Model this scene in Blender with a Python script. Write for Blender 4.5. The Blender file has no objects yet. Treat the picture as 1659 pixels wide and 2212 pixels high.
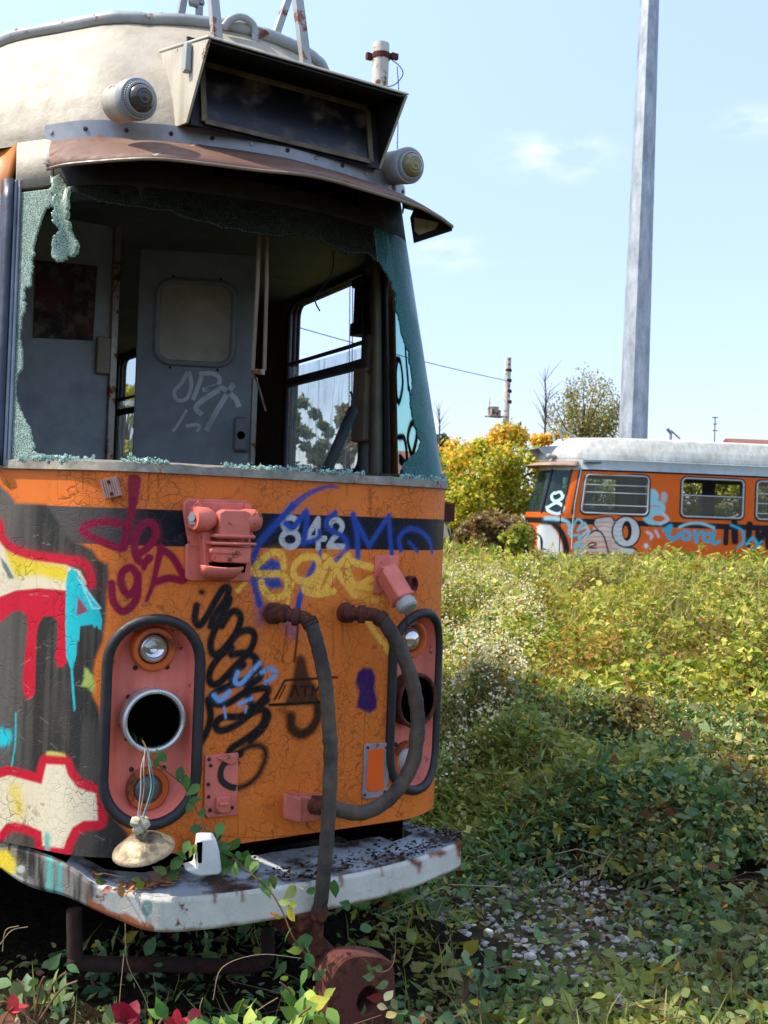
import bpy, math, random
import numpy as np
from mathutils import Vector, Matrix
random.seed(7); rng = np.random.default_rng(11)
C = bpy.context.scene
COL = C.collection
# ------------------------------------------------------------------ camera
FPX, CX, CY = 2327., 829.5, 1106.          # focal length and centre in photo units (1659 x 2212)
EYE = np.array([-1.53, -3.06, 1.6])
_a = math.radians(57.6); _r = math.atan(0.0365); _p = math.atan((1113. - CY) * math.cos(_r) / FPX)
FWD = np.array([math.cos(_a)*math.cos(_p), math.sin(_a)*math.cos(_p), math.sin(_p)])
_rt = np.array([math.sin(_a), -math.cos(_a), 0.]); _up = np.cross(_rt, FWD)
IMX = _rt*math.cos(_r) + _up*math.sin(_r); IMY = -_rt*math.sin(_r) + _up*math.cos(_r)
ROT = np.array([IMX, IMY, FWD])
cam = bpy.data.cameras.new('camera'); camo = bpy.data.objects.new('camera', cam); COL.objects.link(camo)
camo.matrix_world = Matrix(((IMX[0], IMY[0], -FWD[0], EYE[0]), (IMX[1], IMY[1], -FWD[1], EYE[1]), (IMX[2], IMY[2], -FWD[2], EYE[2]), (0, 0, 0, 1)))
cam.sensor_fit = 'VERTICAL'; cam.sensor_height = 36.; cam.lens = FPX/2212.*36.
cam.clip_start = .05; cam.clip_end = 3000.
C.camera = camo
cam.dof.use_dof = True; cam.dof.focus_distance = 3.5; cam.dof.aperture_fstop = 9.
# ------------------------------------------------------------------ light
SUN_AZ = math.radians(152.); SUN_EL = math.radians(52.)     # azimuth from +X, counter-clockwise
sd = Vector((math.cos(SUN_EL)*math.cos(SUN_AZ), math.cos(SUN_EL)*math.sin(SUN_AZ), math.sin(SUN_EL)))
sun = bpy.data.lights.new('sun', 'SUN'); sun.energy = 2.15; sun.angle = math.radians(.5); sun.color = (1., .9, .74)
suno = bpy.data.objects.new('sun', sun); COL.objects.link(suno)
suno.rotation_euler = sd.to_track_quat('Z', 'Y').to_euler()
W = bpy.data.worlds.new('World'); C.world = W; W.use_nodes = True
nt = W.node_tree; nt.nodes.clear()
_o = nt.nodes.new('ShaderNodeOutputWorld'); _b = nt.nodes.new('ShaderNodeBackground'); _b.inputs[1].default_value = .15
_s = nt.nodes.new('ShaderNodeTexSky'); _s.sky_type = 'NISHITA'; _s.sun_disc = False
_s.sun_elevation = SUN_EL; _s.sun_rotation = math.radians(90.) - SUN_AZ
_s.air_density = 1.0; _s.dust_density = .35; _s.ozone_density = 2.5; _s.altitude = 0
nt.links.new(_b.outputs[0], _o.inputs[0])
# thin wisps of cloud, fixed in the sky by direction
_tc = nt.nodes.new('ShaderNodeTexCoord')
def _ray(x, y):
    v = ROT.T @ np.array([(x-CX)/FPX, -(y-CY)/FPX, 1.]); return v/np.linalg.norm(v)
def _cloud(prev, x, y, rad, amt, seed):
    m = nt.nodes.new('ShaderNodeVectorMath'); m.operation = 'SUBTRACT'; d = _ray(x, y); m.inputs[1].default_value = d
    nt.links.new(_tc.outputs['Generated'], m.inputs[0])
    sc = nt.nodes.new('ShaderNodeVectorMath'); sc.operation = 'MULTIPLY'; sc.inputs[1].default_value = (1., 1., 2.6)
    nt.links.new(m.outputs[0], sc.inputs[0])
    ln = nt.nodes.new('ShaderNodeVectorMath'); ln.operation = 'LENGTH'; nt.links.new(sc.outputs[0], ln.inputs[0])
    mr = nt.nodes.new('ShaderNodeMapRange'); mr.interpolation_type = 'SMOOTHSTEP'; mr.inputs[1].default_value = rad; mr.inputs[2].default_value = rad*.1
    nt.links.new(ln.outputs['Value'], mr.inputs[0])
    nz = nt.nodes.new('ShaderNodeTexNoise'); nz.inputs['Scale'].default_value = 22.; nz.inputs['Detail'].default_value = 6.
    ad = nt.nodes.new('ShaderNodeVectorMath'); ad.operation = 'ADD'; ad.inputs[1].default_value = (seed, 0, seed*.7); nt.links.new(sc.outputs[0], ad.inputs[0])
    nt.links.new(ad.outputs[0], nz.inputs['Vector'])
    m2 = nt.nodes.new('ShaderNodeMapRange'); m2.inputs[1].default_value = .4; m2.inputs[2].default_value = .75; nt.links.new(nz.outputs[0], m2.inputs[0])
    mu = nt.nodes.new('ShaderNodeMath'); mu.operation = 'MULTIPLY'; nt.links.new(mr.outputs[0], mu.inputs[0]); nt.links.new(m2.outputs[0], mu.inputs[1])
    mu2 = nt.nodes.new('ShaderNodeMath'); mu2.operation = 'MULTIPLY'; mu2.inputs[1].default_value = amt; nt.links.new(mu.outputs[0], mu2.inputs[0])
    mx = nt.nodes.new('ShaderNodeMix'); mx.data_type = 'RGBA'; mx.inputs['B'].default_value = (6.2, 6.3, 6.8, 1)
    nt.links.new(mu2.outputs[0], mx.inputs['Factor']); nt.links.new(prev, mx.inputs['A'])
    return mx.outputs['Result']
_c = _s.outputs[0]
_c = _cloud(_c, 1190, 335, .08, .2, 3.); _c = _cloud(_c, 960, 545, .06, .25, 7.); _c = _cloud(_c, 1640, 262, .05, .2, 12.)
_mu = nt.nodes.new('ShaderNodeMix'); _mu.data_type = 'RGBA'; _mu.blend_type = 'MULTIPLY'; _mu.inputs['Factor'].default_value = 1.; nt.links.new(_c, _mu.inputs['A'])
_sx = nt.nodes.new('ShaderNodeSeparateXYZ'); nt.links.new(_tc.outputs['Generated'], _sx.inputs[0])
_gm = nt.nodes.new('ShaderNodeValToRGB'); nt.links.new(_sx.outputs[2], _gm.inputs[0])  # low sky dimmed, unseen zenith brightened and warmed as added fill
for _q, _col in ((0., (.335, .32, .41)), (.2, (.37, .35, .48)), (.45, (.48, .47, .70)), (.62, (1.25, 1.08, 1.05)), (1., (2.2, 1.75, 1.4))):
    _e = _gm.color_ramp.elements[0] if _q == 0. else _gm.color_ramp.elements[1] if _q == 1. else _gm.color_ramp.elements.new(_q); _e.position = _q; _e.color = _col+(1.,)
nt.links.new(_gm.outputs[0], _mu.inputs['B'])
nt.links.new(_mu.outputs['Result'], _b.inputs[0])
C.view_settings.view_transform = 'Standard'; C.view_settings.look = 'None'; C.view_settings.gamma = 1.; C.view_settings.exposure = 1.6
C.render.film_transparent = False
# ------------------------------------------------------------------ helpers: colour, materials
def lin(c): return c/12.92 if c <= .04045 else ((c+.055)/1.055)**2.4
def hx(h, k=1.): h = h.lstrip('#'); return tuple(lin(int(h[i:i+2], 16)/255.)*k for i in (0, 2, 4))
class NT:
    def __init__(s, name):
        s.m = bpy.data.materials.new(name); s.m.use_nodes = True; s.t = s.m.node_tree; s.t.nodes.clear()
        s.o = s.t.nodes.new('ShaderNodeOutputMaterial'); s.co = s.t.nodes.new('ShaderNodeTexCoord').outputs['Object']
    def n(s, typ, ins=None, **kw):
        nd = s.t.nodes.new(typ)
        for k, v in kw.items(): setattr(nd, k, v)
        for k, v in (ins or {}).items():
            if hasattr(v, 'links') or isinstance(v, bpy.types.NodeSocket): s.t.links.new(v, nd.inputs[k])
            else: nd.inputs[k].default_value = v
        return nd
    def noise(s, scale, detail=5., rough=.6, stretch=None, dist=0.):
        v = s.co
        if stretch: v = s.n('ShaderNodeVectorMath', {0: v, 1: stretch}, operation='MULTIPLY').outputs[0]
        return s.n('ShaderNodeTexNoise', {'Vector': v, 'Scale': scale, 'Detail': detail, 'Roughness': rough, 'Distortion': dist}).outputs[0]
    def rng(s, v, a, b, c=0., d=1.): return s.n('ShaderNodeMapRange', {0: v, 1: a, 2: b, 3: c, 4: d}).outputs[0]
    def mix(s, f, a, b, mode='MIX'):
        nd = s.t.nodes.new('ShaderNodeMix'); nd.data_type = 'RGBA'; nd.blend_type = mode
        for k, v in (('Factor', f), ('A', a), ('B', b)):
            if isinstance(v, bpy.types.NodeSocket): s.t.links.new(v, nd.inputs[k])
            else: nd.inputs[k].default_value = v if k == 'Factor' else (tuple(v)+(1.,))[:4]
        return nd.outputs['Result']
    def math(s, op, a, b=0.): return s.n('ShaderNodeMath', {0: a, 1: b}, operation=op).outputs[0]
    def bump(s, h, st=.2, d=.004): return s.n('ShaderNodeBump', {'Height': h, 'Strength': st, 'Distance': d}).outputs[0]
    def out(s, sh): s.t.links.new(sh, s.o.inputs[0]); return s.m
    def pbr(s, col, rough, metal=0., normal=None, **kw):
        ins = {'Base Color': col if isinstance(col, bpy.types.NodeSocket) else (tuple(col)+(1.,))[:4], 'Roughness': rough, 'Metallic': metal}
        if normal is not None: ins['Normal'] = normal
        ins.update(kw); return s.n('ShaderNodeBsdfPrincipled', ins).outputs[0]
def M(name, base, rough=.55, metal=0., var=.25, vs=6., bump=.15, bs=60., rust=0., rustcol=('#5a2a14', '#8a4a20'), rs=9., dirt=0., streak=0., dirtcol='#3a3428'):
    t = NT(name); b = hx(base) if isinstance(base, str) else base
    n1 = t.noise(vs, 6.); col = t.mix(t.rng(n1, .3, .7), [c*(1-var) for c in b], [min(1., c*(1+var*.6)) for c in b])
    if streak: col = t.mix(t.rng(t.noise(14., 4., stretch=(1, 1, .08)), .45, .75, 0, streak), col, hx(dirtcol))
    if dirt: col = t.mix(t.rng(t.noise(3.5, 8., .7), .45, .7, 0, dirt), col, hx(dirtcol))
    r = t.rng(t.noise(bs*.5), .3, .7, max(.05, rough-.1), min(1., rough+.12))
    if rust:
        rn = t.noise(rs, 9., .72); ms = t.rng(rn, .62-rust*.35, .66-rust*.33)
        rc = t.mix(t.rng(t.noise(55., 4.), .35, .65), hx(rustcol[0]), hx(rustcol[1]))
        col = t.mix(ms, col, rc); r = t.math('ADD', r, t.math('MULTIPLY', ms, .3))
    return t.out(t.pbr(col, r, metal, t.bump(t.noise(bs, 6., .65), bump)))
def paint_mat(name, rough=.38, crack=.55, streak=.25, rust=.0):
    """vertex-painted body metal: crazed lacquer, grime, fine scratches"""
    t = NT(name); col = t.n('ShaderNodeAttribute', attribute_name='paint').outputs[0]
    wv = t.n('ShaderNodeVectorMath', {0: t.co, 1: t.n('ShaderNodeVectorMath', {0: t.n('ShaderNodeTexNoise', {'Vector': t.co, 'Scale': 9., 'Detail': 3.}).outputs[1], 1: (.11, .11, .11)}, operation='MULTIPLY').outputs[0]}, operation='ADD').outputs[0]
    def cr(sc, w):
        d = t.n('ShaderNodeTexVoronoi', {'Vector': wv, 'Scale': sc}, feature='DISTANCE_TO_EDGE').outputs['Distance']; return t.rng(d, w*.25, w, 1., 0.)
    msk = t.rng(t.noise(2.6, 3.), .38, .6)
    c1 = t.math('MULTIPLY', cr(19., .03), t.rng(t.noise(4., 3.), .42, .55)); c2 = t.math('MULTIPLY', cr(48., .05), msk)
    c = t.math('MAXIMUM', c1, c2)
    col = t.mix(t.rng(t.noise(2.2, 7., .65), .35, .75, 0., .2), col, t.mix(1., col, (.6, .55, .46), 'MULTIPLY'))
    col = t.mix(t.rng(t.noise(16., 5., stretch=(1, 1, .06)), .5, .8, 0., streak), col, t.mix(1., col, (.5, .42, .36), 'MULTIPLY'))
    col = t.mix(t.rng(t.noise(180., 2.), .72, .78, 0., .5), col, hx('#2c2018'))
    sv = t.noise(60., 2., stretch=(.3, .3, 9.), dist=1.5); col = t.mix(t.rng(sv, .73, .77, 0., .22), col, hx('#b8b0a4'))
    if rust:
        col = t.mix(t.rng(t.noise(7., 9., .75), .62-rust*.3, .68-rust*.3), col, t.mix(t.rng(t.noise(60.), .35, .65), hx('#4e2412'), hx('#9a5424')))
    lum = t.rng(t.n('ShaderNodeRGBToBW', {0: col}).outputs[0], .03, .09)
    col = t.mix(t.math('MULTIPLY', t.math('MULTIPLY', c, crack), t.rng(lum, 0, 1, .22, 1.)), col, t.mix(lum, hx('#77726a'), hx('#241006')))
    vc = t.n('ShaderNodeTexVoronoi', {'Vector': wv, 'Scale': 70.}); fl = t.math('MULTIPLY', t.rng(t.n('ShaderNodeRGBToBW', {0: vc.outputs['Color']}).outputs[0], .80, .82), t.rng(t.noise(3.2, 4.), .5, .6)); col = t.mix(t.math('MULTIPLY', t.math('MULTIPLY', fl, crack), t.rng(t.n('ShaderNodeRGBToBW', {0: col}).outputs[0], .02, .2)), col, hx('#7a4a26'))
    r = t.rng(t.noise(5., 6.), .3, .7, rough-.06, rough+.2)
    h = t.math('SUBTRACT', t.math('MULTIPLY', t.noise(30., 4.), .25), c)
    return t.out(t.pbr(col, r, 0., t.bump(h, .35, .002), **{'Specular IOR Level': .15}))
def foliage_mat(name, trans=.35):
    t = NT(name); c = t.n('ShaderNodeAttribute', attribute_name='paint').outputs[0]
    c = t.mix(t.rng(t.noise(70., 3.), .35, .7, 0., .35), c, t.mix(1., c, (.45, .5, .4), 'MULTIPLY'))
    p = t.pbr(c, .5, 0., t.bump(t.noise(140., 3.), .3, .002), **{'Specular IOR Level': .3}); tr = t.n('ShaderNodeBsdfTranslucent', {'Color': t.mix(1., c, (1.25, 1.2, .6), 'MULTIPLY')}).outputs[0]
    return t.out(t.n('ShaderNodeMixShader', {0: trans, 1: p, 2: tr}).outputs[0])
def glass_mat(name, tint, dust='#8a8c80', amt=.12, craze=0., paint=False, streak=0.):
    t = NT(name)
    tr = t.n('ShaderNodeBsdfTransparent', {'Color': hx(tint)+(1.,)}).outputs[0]
    gl = t.n('ShaderNodeBsdfGlossy', {'Color': (.9, .95, .95, 1), 'Roughness': .04 if not craze else .2}).outputs[0]
    fr = t.math('ADD', t.math('MULTIPLY', t.math('POWER', t.n('ShaderNodeLayerWeight', {'Blend': .5}).outputs['Facing'], 4.), .75), .04)
    a = t.n('ShaderNodeMixShader', {0: fr, 1: tr, 2: gl}).outputs[0]
    d = hx(dust); dc = t.mix(t.rng(t.noise(40.), .3, .7), [c*.7 for c in d], d)
    nrm = None; f = t.rng(t.noise(5., 7., .7), .3, .75, amt*.4, min(1., amt*1.8))
    if streak: f = t.math('MAXIMUM', f, t.rng(t.noise(22., 5., stretch=(1, 1, .12)), .5, .62, 0., streak))
    if craze:
        v = t.n('ShaderNodeTexVoronoi', {'Vector': t.co, 'Scale': 130.}, feature='DISTANCE_TO_EDGE').outputs['Distance']
        e = t.rng(v, 0., .16, 1., 0.); f = t.math('MINIMUM', t.math('ADD', f, t.math('MULTIPLY', e, craze)), 1.)
        dc = t.mix(e, dc, [min(1, c*1.7) for c in d]); nrm = t.bump(v, .9, .004)
    ins = {'Color': dc}
    if nrm is not None: ins['Normal'] = nrm
    df = t.n('ShaderNodeBsdfDiffuse', ins).outputs[0]; tl = t.n('ShaderNodeBsdfTranslucent', ins).outputs[0]
    df = t.n('ShaderNodeMixShader', {0: .5, 1: df, 2: tl}).outputs[0]
    sh = t.n('ShaderNodeMixShader', {0: f, 1: a, 2: df}).outputs[0]
    if paint:
        at = t.n('ShaderNodeAttribute', attribute_name='paint'); pd = t.pbr(at.outputs[0], .5)
        sh = t.n('ShaderNodeMixShader', {0: at.outputs['Alpha'], 1: sh, 2: pd}).outputs[0]
    return t.out(sh)
# ------------------------------------------------------------------ helpers: meshes and objects
PINV = {}
def link(o, parent=None):
    COL.objects.link(o)
    if parent is not None:
        o.parent = parent
        if parent.name in PINV: o.matrix_parent_inverse = PINV[parent.name]
    return o
def thing(name, loc, label, cat, group=None):
    o = bpy.data.objects.new(name, None); COL.objects.link(o); o.location = [float(x) for x in loc]; o.empty_display_size = .2
    PINV[o.name] = Matrix.Translation(-Vector([float(x) for x in loc])); tag(o, label, cat, group); return o
def tag(o, label, cat, group=None, kind=None):
    if label: o['label'] = label
    if cat: o['category'] = cat
    if group: o['group'] = group
    if kind: o['kind'] = kind
    return o
def raw(name, V, F, mat, parent=None, cols=None, smooth=None, alpha=None):
    """V (n,3) array, F list of faces or (m,k) array"""
    V = np.asarray(V, dtype=np.float32); me = bpy.data.meshes.new(name)
    if isinstance(F, np.ndarray):
        k = F.shape[1]; me.vertices.add(len(V)); me.vertices.foreach_set('co', V.ravel())
        me.loops.add(F.size); me.loops.foreach_set('vertex_index', F.ravel().astype(np.int32))
        me.polygons.add(len(F)); me.polygons.foreach_set('loop_start', np.arange(0, F.size, k, dtype=np.int32))
        me.update(calc_edges=True); me.validate()
    else: me.from_pydata([tuple(map(float, v)) for v in V], [], F); me.update()
    for m in (mat if isinstance(mat, (list, tuple)) else [mat]): me.materials.append(m)
    if cols is not None:
        at = me.color_attributes.new('paint', 'FLOAT_COLOR', 'POINT')
        c4 = np.ones((len(V), 4), np.float32); c4[:, :3] = cols
        if alpha is not None: c4[:, 3] = alpha
        at.data.foreach_set('color', c4.ravel())
    if smooth is not None:
        me.shade_smooth()
        if smooth < 180: me.set_sharp_from_angle(angle=math.radians(smooth))
    o = bpy.data.objects.new(name, me); return link(o, parent)
class MB:
    def __init__(s): s.v = []; s.f = []
    def add(s, V, F):
        b = len(s.v); s.v.extend([tuple(float(c) for c in p) for p in V]); s.f.extend([tuple(i+b for i in q) for q in F]); return s
    def box(s, c, size, ax=None):
        c = np.array(c, float); h = np.array(size, float)/2; A = np.eye(3) if ax is None else np.array(ax)
        V = [c + A.T @ (h*np.array(k)) for k in ((-1,-1,-1),(1,-1,-1),(1,1,-1),(-1,1,-1),(-1,-1,1),(1,-1,1),(1,1,1),(-1,1,1))]
        return s.add(V, [(3,2,1,0),(4,5,6,7),(0,1,5,4),(1,2,6,5),(2,3,7,6),(3,0,4,7)])
    def tube(s, path, r, n=10, caps=True, closed=False, flat=None):
        P = np.array(path, float); m = len(P); R = np.broadcast_to(np.array(r, float), (m,)) if np.ndim(r) < 2 else r
        T = np.gradient(P, axis=0) if not closed else np.roll(P, -1, 0)-np.roll(P, 1, 0)
        T /= np.linalg.norm(T, axis=1)[:, None]+1e-12
        u = np.cross(T[0], [0, 0, 1.]);
        if np.linalg.norm(u) < 1e-3: u = np.cross(T[0], [1., 0, 0])
        u /= np.linalg.norm(u); V = []
        for i in range(m):
            u = u-T[i]*np.dot(u, T[i]); u /= np.linalg.norm(u); w = np.cross(T[i], u)
            for k in range(n):
                a = 2*math.pi*k/n; V.append(P[i]+R[i]*(math.cos(a)*u+math.sin(a)*w*(flat or 1.)))
        F = []
        for i in range(m if closed else m-1):
            j = (i+1) % m
            for k in range(n): F.append((i*n+k, i*n+(k+1) % n, j*n+(k+1) % n, j*n+k))
        if caps and not closed: F += [tuple(range(n-1, -1, -1)), tuple(range((m-1)*n, m*n))]
        return s.add(V, F)
    def lathe(s, prof, c, axis, n=28, cap0=False, cap1=False):
        """prof: (radius, height) pairs along axis"""
        c = np.array(c, float); a = np.array(axis, float); a /= np.linalg.norm(a)
        u = np.cross(a, [0, 0, 1.]); u = u/np.linalg.norm(u) if np.linalg.norm(u) > 1e-3 else np.array([1., 0, 0]); w = np.cross(a, u)
        V = [c+a*h+r*(math.cos(2*math.pi*k/n)*u+math.sin(2*math.pi*k/n)*w) for r, h in prof for k in range(n)]
        F = [(i*n+k, i*n+(k+1) % n, (i+1)*n+(k+1) % n, (i+1)*n+k) for i in range(len(prof)-1) for k in range(n)]
        if cap0: F.append(tuple(range(n-1, -1, -1)))
        if cap1: F.append(tuple(range((len(prof)-1)*n, len(prof)*n)))
        return s.add(V, F)
    def prism(s, outline, d):
        P = np.array(outline, float); n = len(P); V = np.vstack([P, P+np.array(d, float)])
        return s.add(V, [tuple(range(n-1, -1, -1)), tuple(range(n, 2*n))]+[(i, (i+1) % n, n+(i+1) % n, n+i) for i in range(n)])
    def grid(s, G, flip=False):
        G = np.asarray(G); a, b = G.shape[:2]
        F = [((i*b+j), (i*b+j+1), ((i+1)*b+j+1), ((i+1)*b+j)) for i in range(a-1) for j in range(b-1)]
        return s.add(G.reshape(-1, 3), [q[::-1] for q in F] if flip else F)
    def build(s, name, mat, parent=None, smooth=40, bevel=0., T=None, solid=0., soff=-1.):
        V = np.array(s.v)
        if T is not None: V = T(V)
        o = raw(name, V, s.f, mat, parent, smooth=smooth)
        if solid: md = o.modifiers.new('thick', 'SOLIDIFY'); md.thickness = solid; md.offset = soff
        if bevel: md = o.modifiers.new('edge', 'BEVEL'); md.width = bevel; md.segments = 2; md.limit_method = 'ANGLE'; md.harden_normals = False
        return o
def spline(pts, n=8, closed=False):
    P = np.array(pts, float)
    if closed: P = np.vstack([P[-1], P, P[0], P[1]])
    else: P = np.vstack([2*P[0]-P[1], P, 2*P[-1]-P[-2]])
    out = []
    for i in range(1, len(P)-2):
        for k in range(n):
            t = k/n; out.append(.5*((2*P[i])+(-P[i-1]+P[i+1])*t+(2*P[i-1]-5*P[i]+4*P[i+1]-P[i+2])*t*t+(-P[i-1]+3*P[i]-3*P[i+1]+P[i+2])*t**3))
    if not closed: out.append(P[-2])
    return np.array(out)
def ray(x, y): return ROT.T @ np.array([(x-CX)/FPX, -(y-CY)/FPX, 1.])
def onz(x, y, z): d = ray(x, y); return EYE+(z-EYE[2])/d[2]*d
def ony(x, y, Y): d = ray(x, y); return EYE+(Y-EYE[1])/d[1]*d
def onpl(x, y, p0, n): d = ray(x, y); n = np.array(n, float); return EYE+np.dot(np.array(p0)-EYE, n)/np.dot(d, n)*d
def dep(x, y, D): return EYE+D*ray(x, y)
def proj(P): q = (np.asarray(P)-EYE) @ ROT.T; return np.stack([CX+FPX*q[..., 0]/q[..., 2], CY-FPX*q[..., 1]/q[..., 2]], -1)
# ------------------------------------------------------------------ tram plan: s runs along the outside skin from the middle of the nose
T1, T2 = math.radians(56), math.radians(84); PW, R1, R2 = .415, .35, .4
_w1 = PW+R1*math.sin(T1); _y1 = R1*(1-math.cos(T1)); _w2 = .86; _y2 = _y1+(_w2-_w1)*math.tan(T1)
_w3 = _w2+R2*(math.sin(T2)-math.sin(T1)); _y3 = _y2+R2*(math.cos(T1)-math.cos(T2)); _y4 = _y3+(1.1-_w3)*math.tan(T2)
BR = np.cumsum([PW, R1*T1, (_w2-_w1)/math.cos(T1), R2*(T2-T1), (1.1-_w3)/math.cos(T2)])
XC = .105; ZS = 1.71
def plan(s):
    s = np.asarray(s, float); a = np.abs(s); sg = np.where(s < 0, -1., 1.)
    q1 = np.clip((a-BR[0])/R1, 0, T1); l2 = np.clip(a-BR[1], 0, BR[2]-BR[1]); q2 = np.clip((a-BR[2])/R2, 0, T2-T1)
    l3 = np.clip(a-BR[3], 0, BR[4]-BR[3]); l4 = np.clip(a-BR[4], 0, None)
    w = np.clip(a, 0, PW)+R1*np.sin(q1)+l2*math.cos(T1)+R2*(np.sin(T1+q2)-math.sin(T1))+l3*math.cos(T2)
    y = R1*(1-np.cos(q1))+l2*math.sin(T1)+R2*(math.cos(T1)-np.cos(T1+q2))+l3*math.sin(T2)+l4
    t = q1+q2+np.where(a > BR[4], math.pi/2-T2, 0.)
    return sg, w*np.where((s > 0) & (a < 99), np.interp(a, [0, 1.2, 2.], [.945, .945, 1.]), 1.), y, t
def bul(s): s = np.asarray(s, float); a = np.abs(s); return np.where(s < 0, .115, .055)*np.clip(a/.5, 0, 1)**1.6
def shr(s): return np.where(np.asarray(s) < 0, .05, np.interp(np.asarray(s, float), [0, 1.0, 1.6], [.095, .095, .0]))
def S(s, z, off=0.):
    sg, w, y, t = plan(s); z = np.asarray(z, float); k = np.clip((z-ZS)/.94, 0, 1.15)
    w = w*(1-shr(s)*k); y = y+(.17*k+k*bul(s))*np.interp(np.abs(s), [1.1, 1.75], [1., 0.])
    return np.stack(np.broadcast_arrays(XC+sg*(w+off*np.sin(t)), y-off*np.cos(t), z), -1)
def SN(s): sg, w, y, t = plan(s); return np.stack([sg*np.sin(t), -np.cos(t), 0*t], -1)
def inv(pts):
    """points of the photograph -> (s, z) on the tram skin"""
    pts = np.array(pts, float); s = np.array([ony(x, y, .05)[0]-XC for x, y in pts]); s = np.clip(s, -1., .6); z = np.array([np.clip(ony(x, y, .1)[2], .4, 2.9) for x, y in pts])
    for i in range(40):
        p = proj(S(s, z)); e = p-pts; h = 1e-4; js = (proj(S(s+h, z))-p)/h; jz = (proj(S(s, z+h))-p)/h
        det = js[:, 0]*jz[:, 1]-js[:, 1]*jz[:, 0]; det = np.where(np.abs(det) < 2e4, np.where(det < 0, -2e4, 2e4), det)
        ds = (e[:, 0]*jz[:, 1]-e[:, 1]*jz[:, 0])/det; dz = (js[:, 0]*e[:, 1]-js[:, 1]*e[:, 0])/det
        s = np.clip(s-np.clip(ds, -.1, .1), -1.3, .72); z = z-np.clip(dz, -.2, .2)
    return np.stack([s, z], -1)
# sketch coordinates of my enlarged views of the photograph -> photo units
def c5(L): return [(x/3., 1002.3+y/3.) for x, y in L]
def c6(L): return [(380.2+x/2.743, 1002.3+y/2.743) for x, y in L]
def c7(L): return [(x/3., 1520.8+y/3.) for x, y in L]
def c8(L): return [(380.2+x/2.5945, 1520.8+y/2.5945) for x, y in L]
def c3(L): return [(x/3., 345.6+y/3.) for x, y in L]
def c4(L): return [(484.+x/3.2, 484.+y/3.2) for x, y in L]
def c2(L): return [(345.6+x/2.5265, y/2.5265) for x, y in L]
def c1(L): return [(x/3., y/3.) for x, y in L]
# ------------------------------------------------------------------ painting on vertices
class Canvas:
    def __init__(s, A, Z, base): s.A = A; s.Z = Z; s.c = np.empty(A.shape+(3,), np.float32); s.c[:] = base; s.al = np.zeros(A.shape, np.float32)
    def put(s, m, a, col): a = a[..., None]; s.c[m] = s.c[m]*(1-a)+np.array(col, np.float32)*a; s.al[m] = np.maximum(s.al[m], a[..., 0])
    def win(s, P, pad): return (s.A > P[:, 0].min()-pad) & (s.A < P[:, 0].max()+pad) & (s.Z > P[:, 1].min()-pad) & (s.Z < P[:, 1].max()+pad)
    def stroke(s, P, w, col, soft=.003, op=1., smooth=True, w2=None):
        P = np.array(P, float)
        if smooth and len(P) > 2: P = spline(P, 6)
        m = s.win(P, w*2.2+soft*3)
        if not m.any(): return
        a, z = s.A[m], s.Z[m]; best = np.full(a.shape, 9.)
        n = len(P)-1
        for i in range(max(n, 1)):
            p = P[i]; q = P[min(i+1, len(P)-1)]; d = q-p; L = d@d+1e-12
            t = np.clip(((a-p[0])*d[0]+(z-p[1])*d[1])/L, 0, 1)
            ww = w if w2 is None else w+(w2-w)*(i+t)/max(n, 1)
            best = np.minimum(best, np.hypot(a-p[0]-t*d[0], z-p[1]-t*d[1])-ww/2)
        if soft > .005: best = best+(vnoise(a*330, z*330)-.5)*soft*.55
        dn = .97+.06*fbm(a*30, z*30) if soft > .0025 else 1.
        hal = np.clip(1-best/(w*1.1), 0, 1)**2*.22*(soft > .0025)*(vnoise(a*420, z*420) > .35)
        x = np.clip(.5-best/(2*soft), 0, 1); s.put(m, np.maximum(np.clip(x*x*(3-2*x)*dn, 0, 1), hal)*op, col)
    def poly(s, P, col, soft=.004, op=1., smooth=False, grow=0.):
        P = np.array(P, float)
        if smooth: P = spline(P, 6, True)
        m = s.win(P, .03+soft*2+grow)
        if not m.any(): return
        a, z = s.A[m], s.Z[m]; ins = np.zeros(a.shape, bool); best = np.full(a.shape, 9.)
        for i in range(len(P)):
            p, q = P[i], P[(i+1) % len(P)]; d = q-p; L = d@d+1e-12
            t = np.clip(((a-p[0])*d[0]+(z-p[1])*d[1])/L, 0, 1); best = np.minimum(best, np.hypot(a-p[0]-t*d[0], z-p[1]-t*d[1]))
            c = ((p[1] > z) != (q[1] > z)) & (a < (q[0]-p[0])*(z-p[1])/(q[1]-p[1]+1e-12)+p[0]); ins ^= c
        sd_ = np.where(ins, -best, best)-grow; x = np.clip(.5-sd_/(2*soft), 0, 1); s.put(m, x*x*(3-2*x)*op, col)
def _h(i, j): v = np.sin(i*127.1+j*311.7)*43758.5453; return v-np.floor(v)
def vnoise(x, y):
    i, j = np.floor(x), np.floor(y); u, v = x-i, y-j; u = u*u*(3-2*u); v = v*v*(3-2*v)
    return (_h(i, j)*(1-u)+_h(i+1, j)*u)*(1-v)+(_h(i, j+1)*(1-u)+_h(i+1, j+1)*u)*v
def fbm(x, y, o=4): return sum(vnoise(x*2**k+k*17.3, y*2**k-k*9.1)*.5**k for k in range(o))/sum(.5**k for k in range(o))
def inpoly(P, a, z):
    ins = np.zeros(a.shape, bool)
    for i in range(len(P)):
        p, q = P[i], P[(i+1) % len(P)]; ins ^= ((p[1] > z) != (q[1] > z)) & (a < (q[0]-p[0])*(z-p[1])/(q[1]-p[1]+1e-12)+p[0])
    return ins
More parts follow.
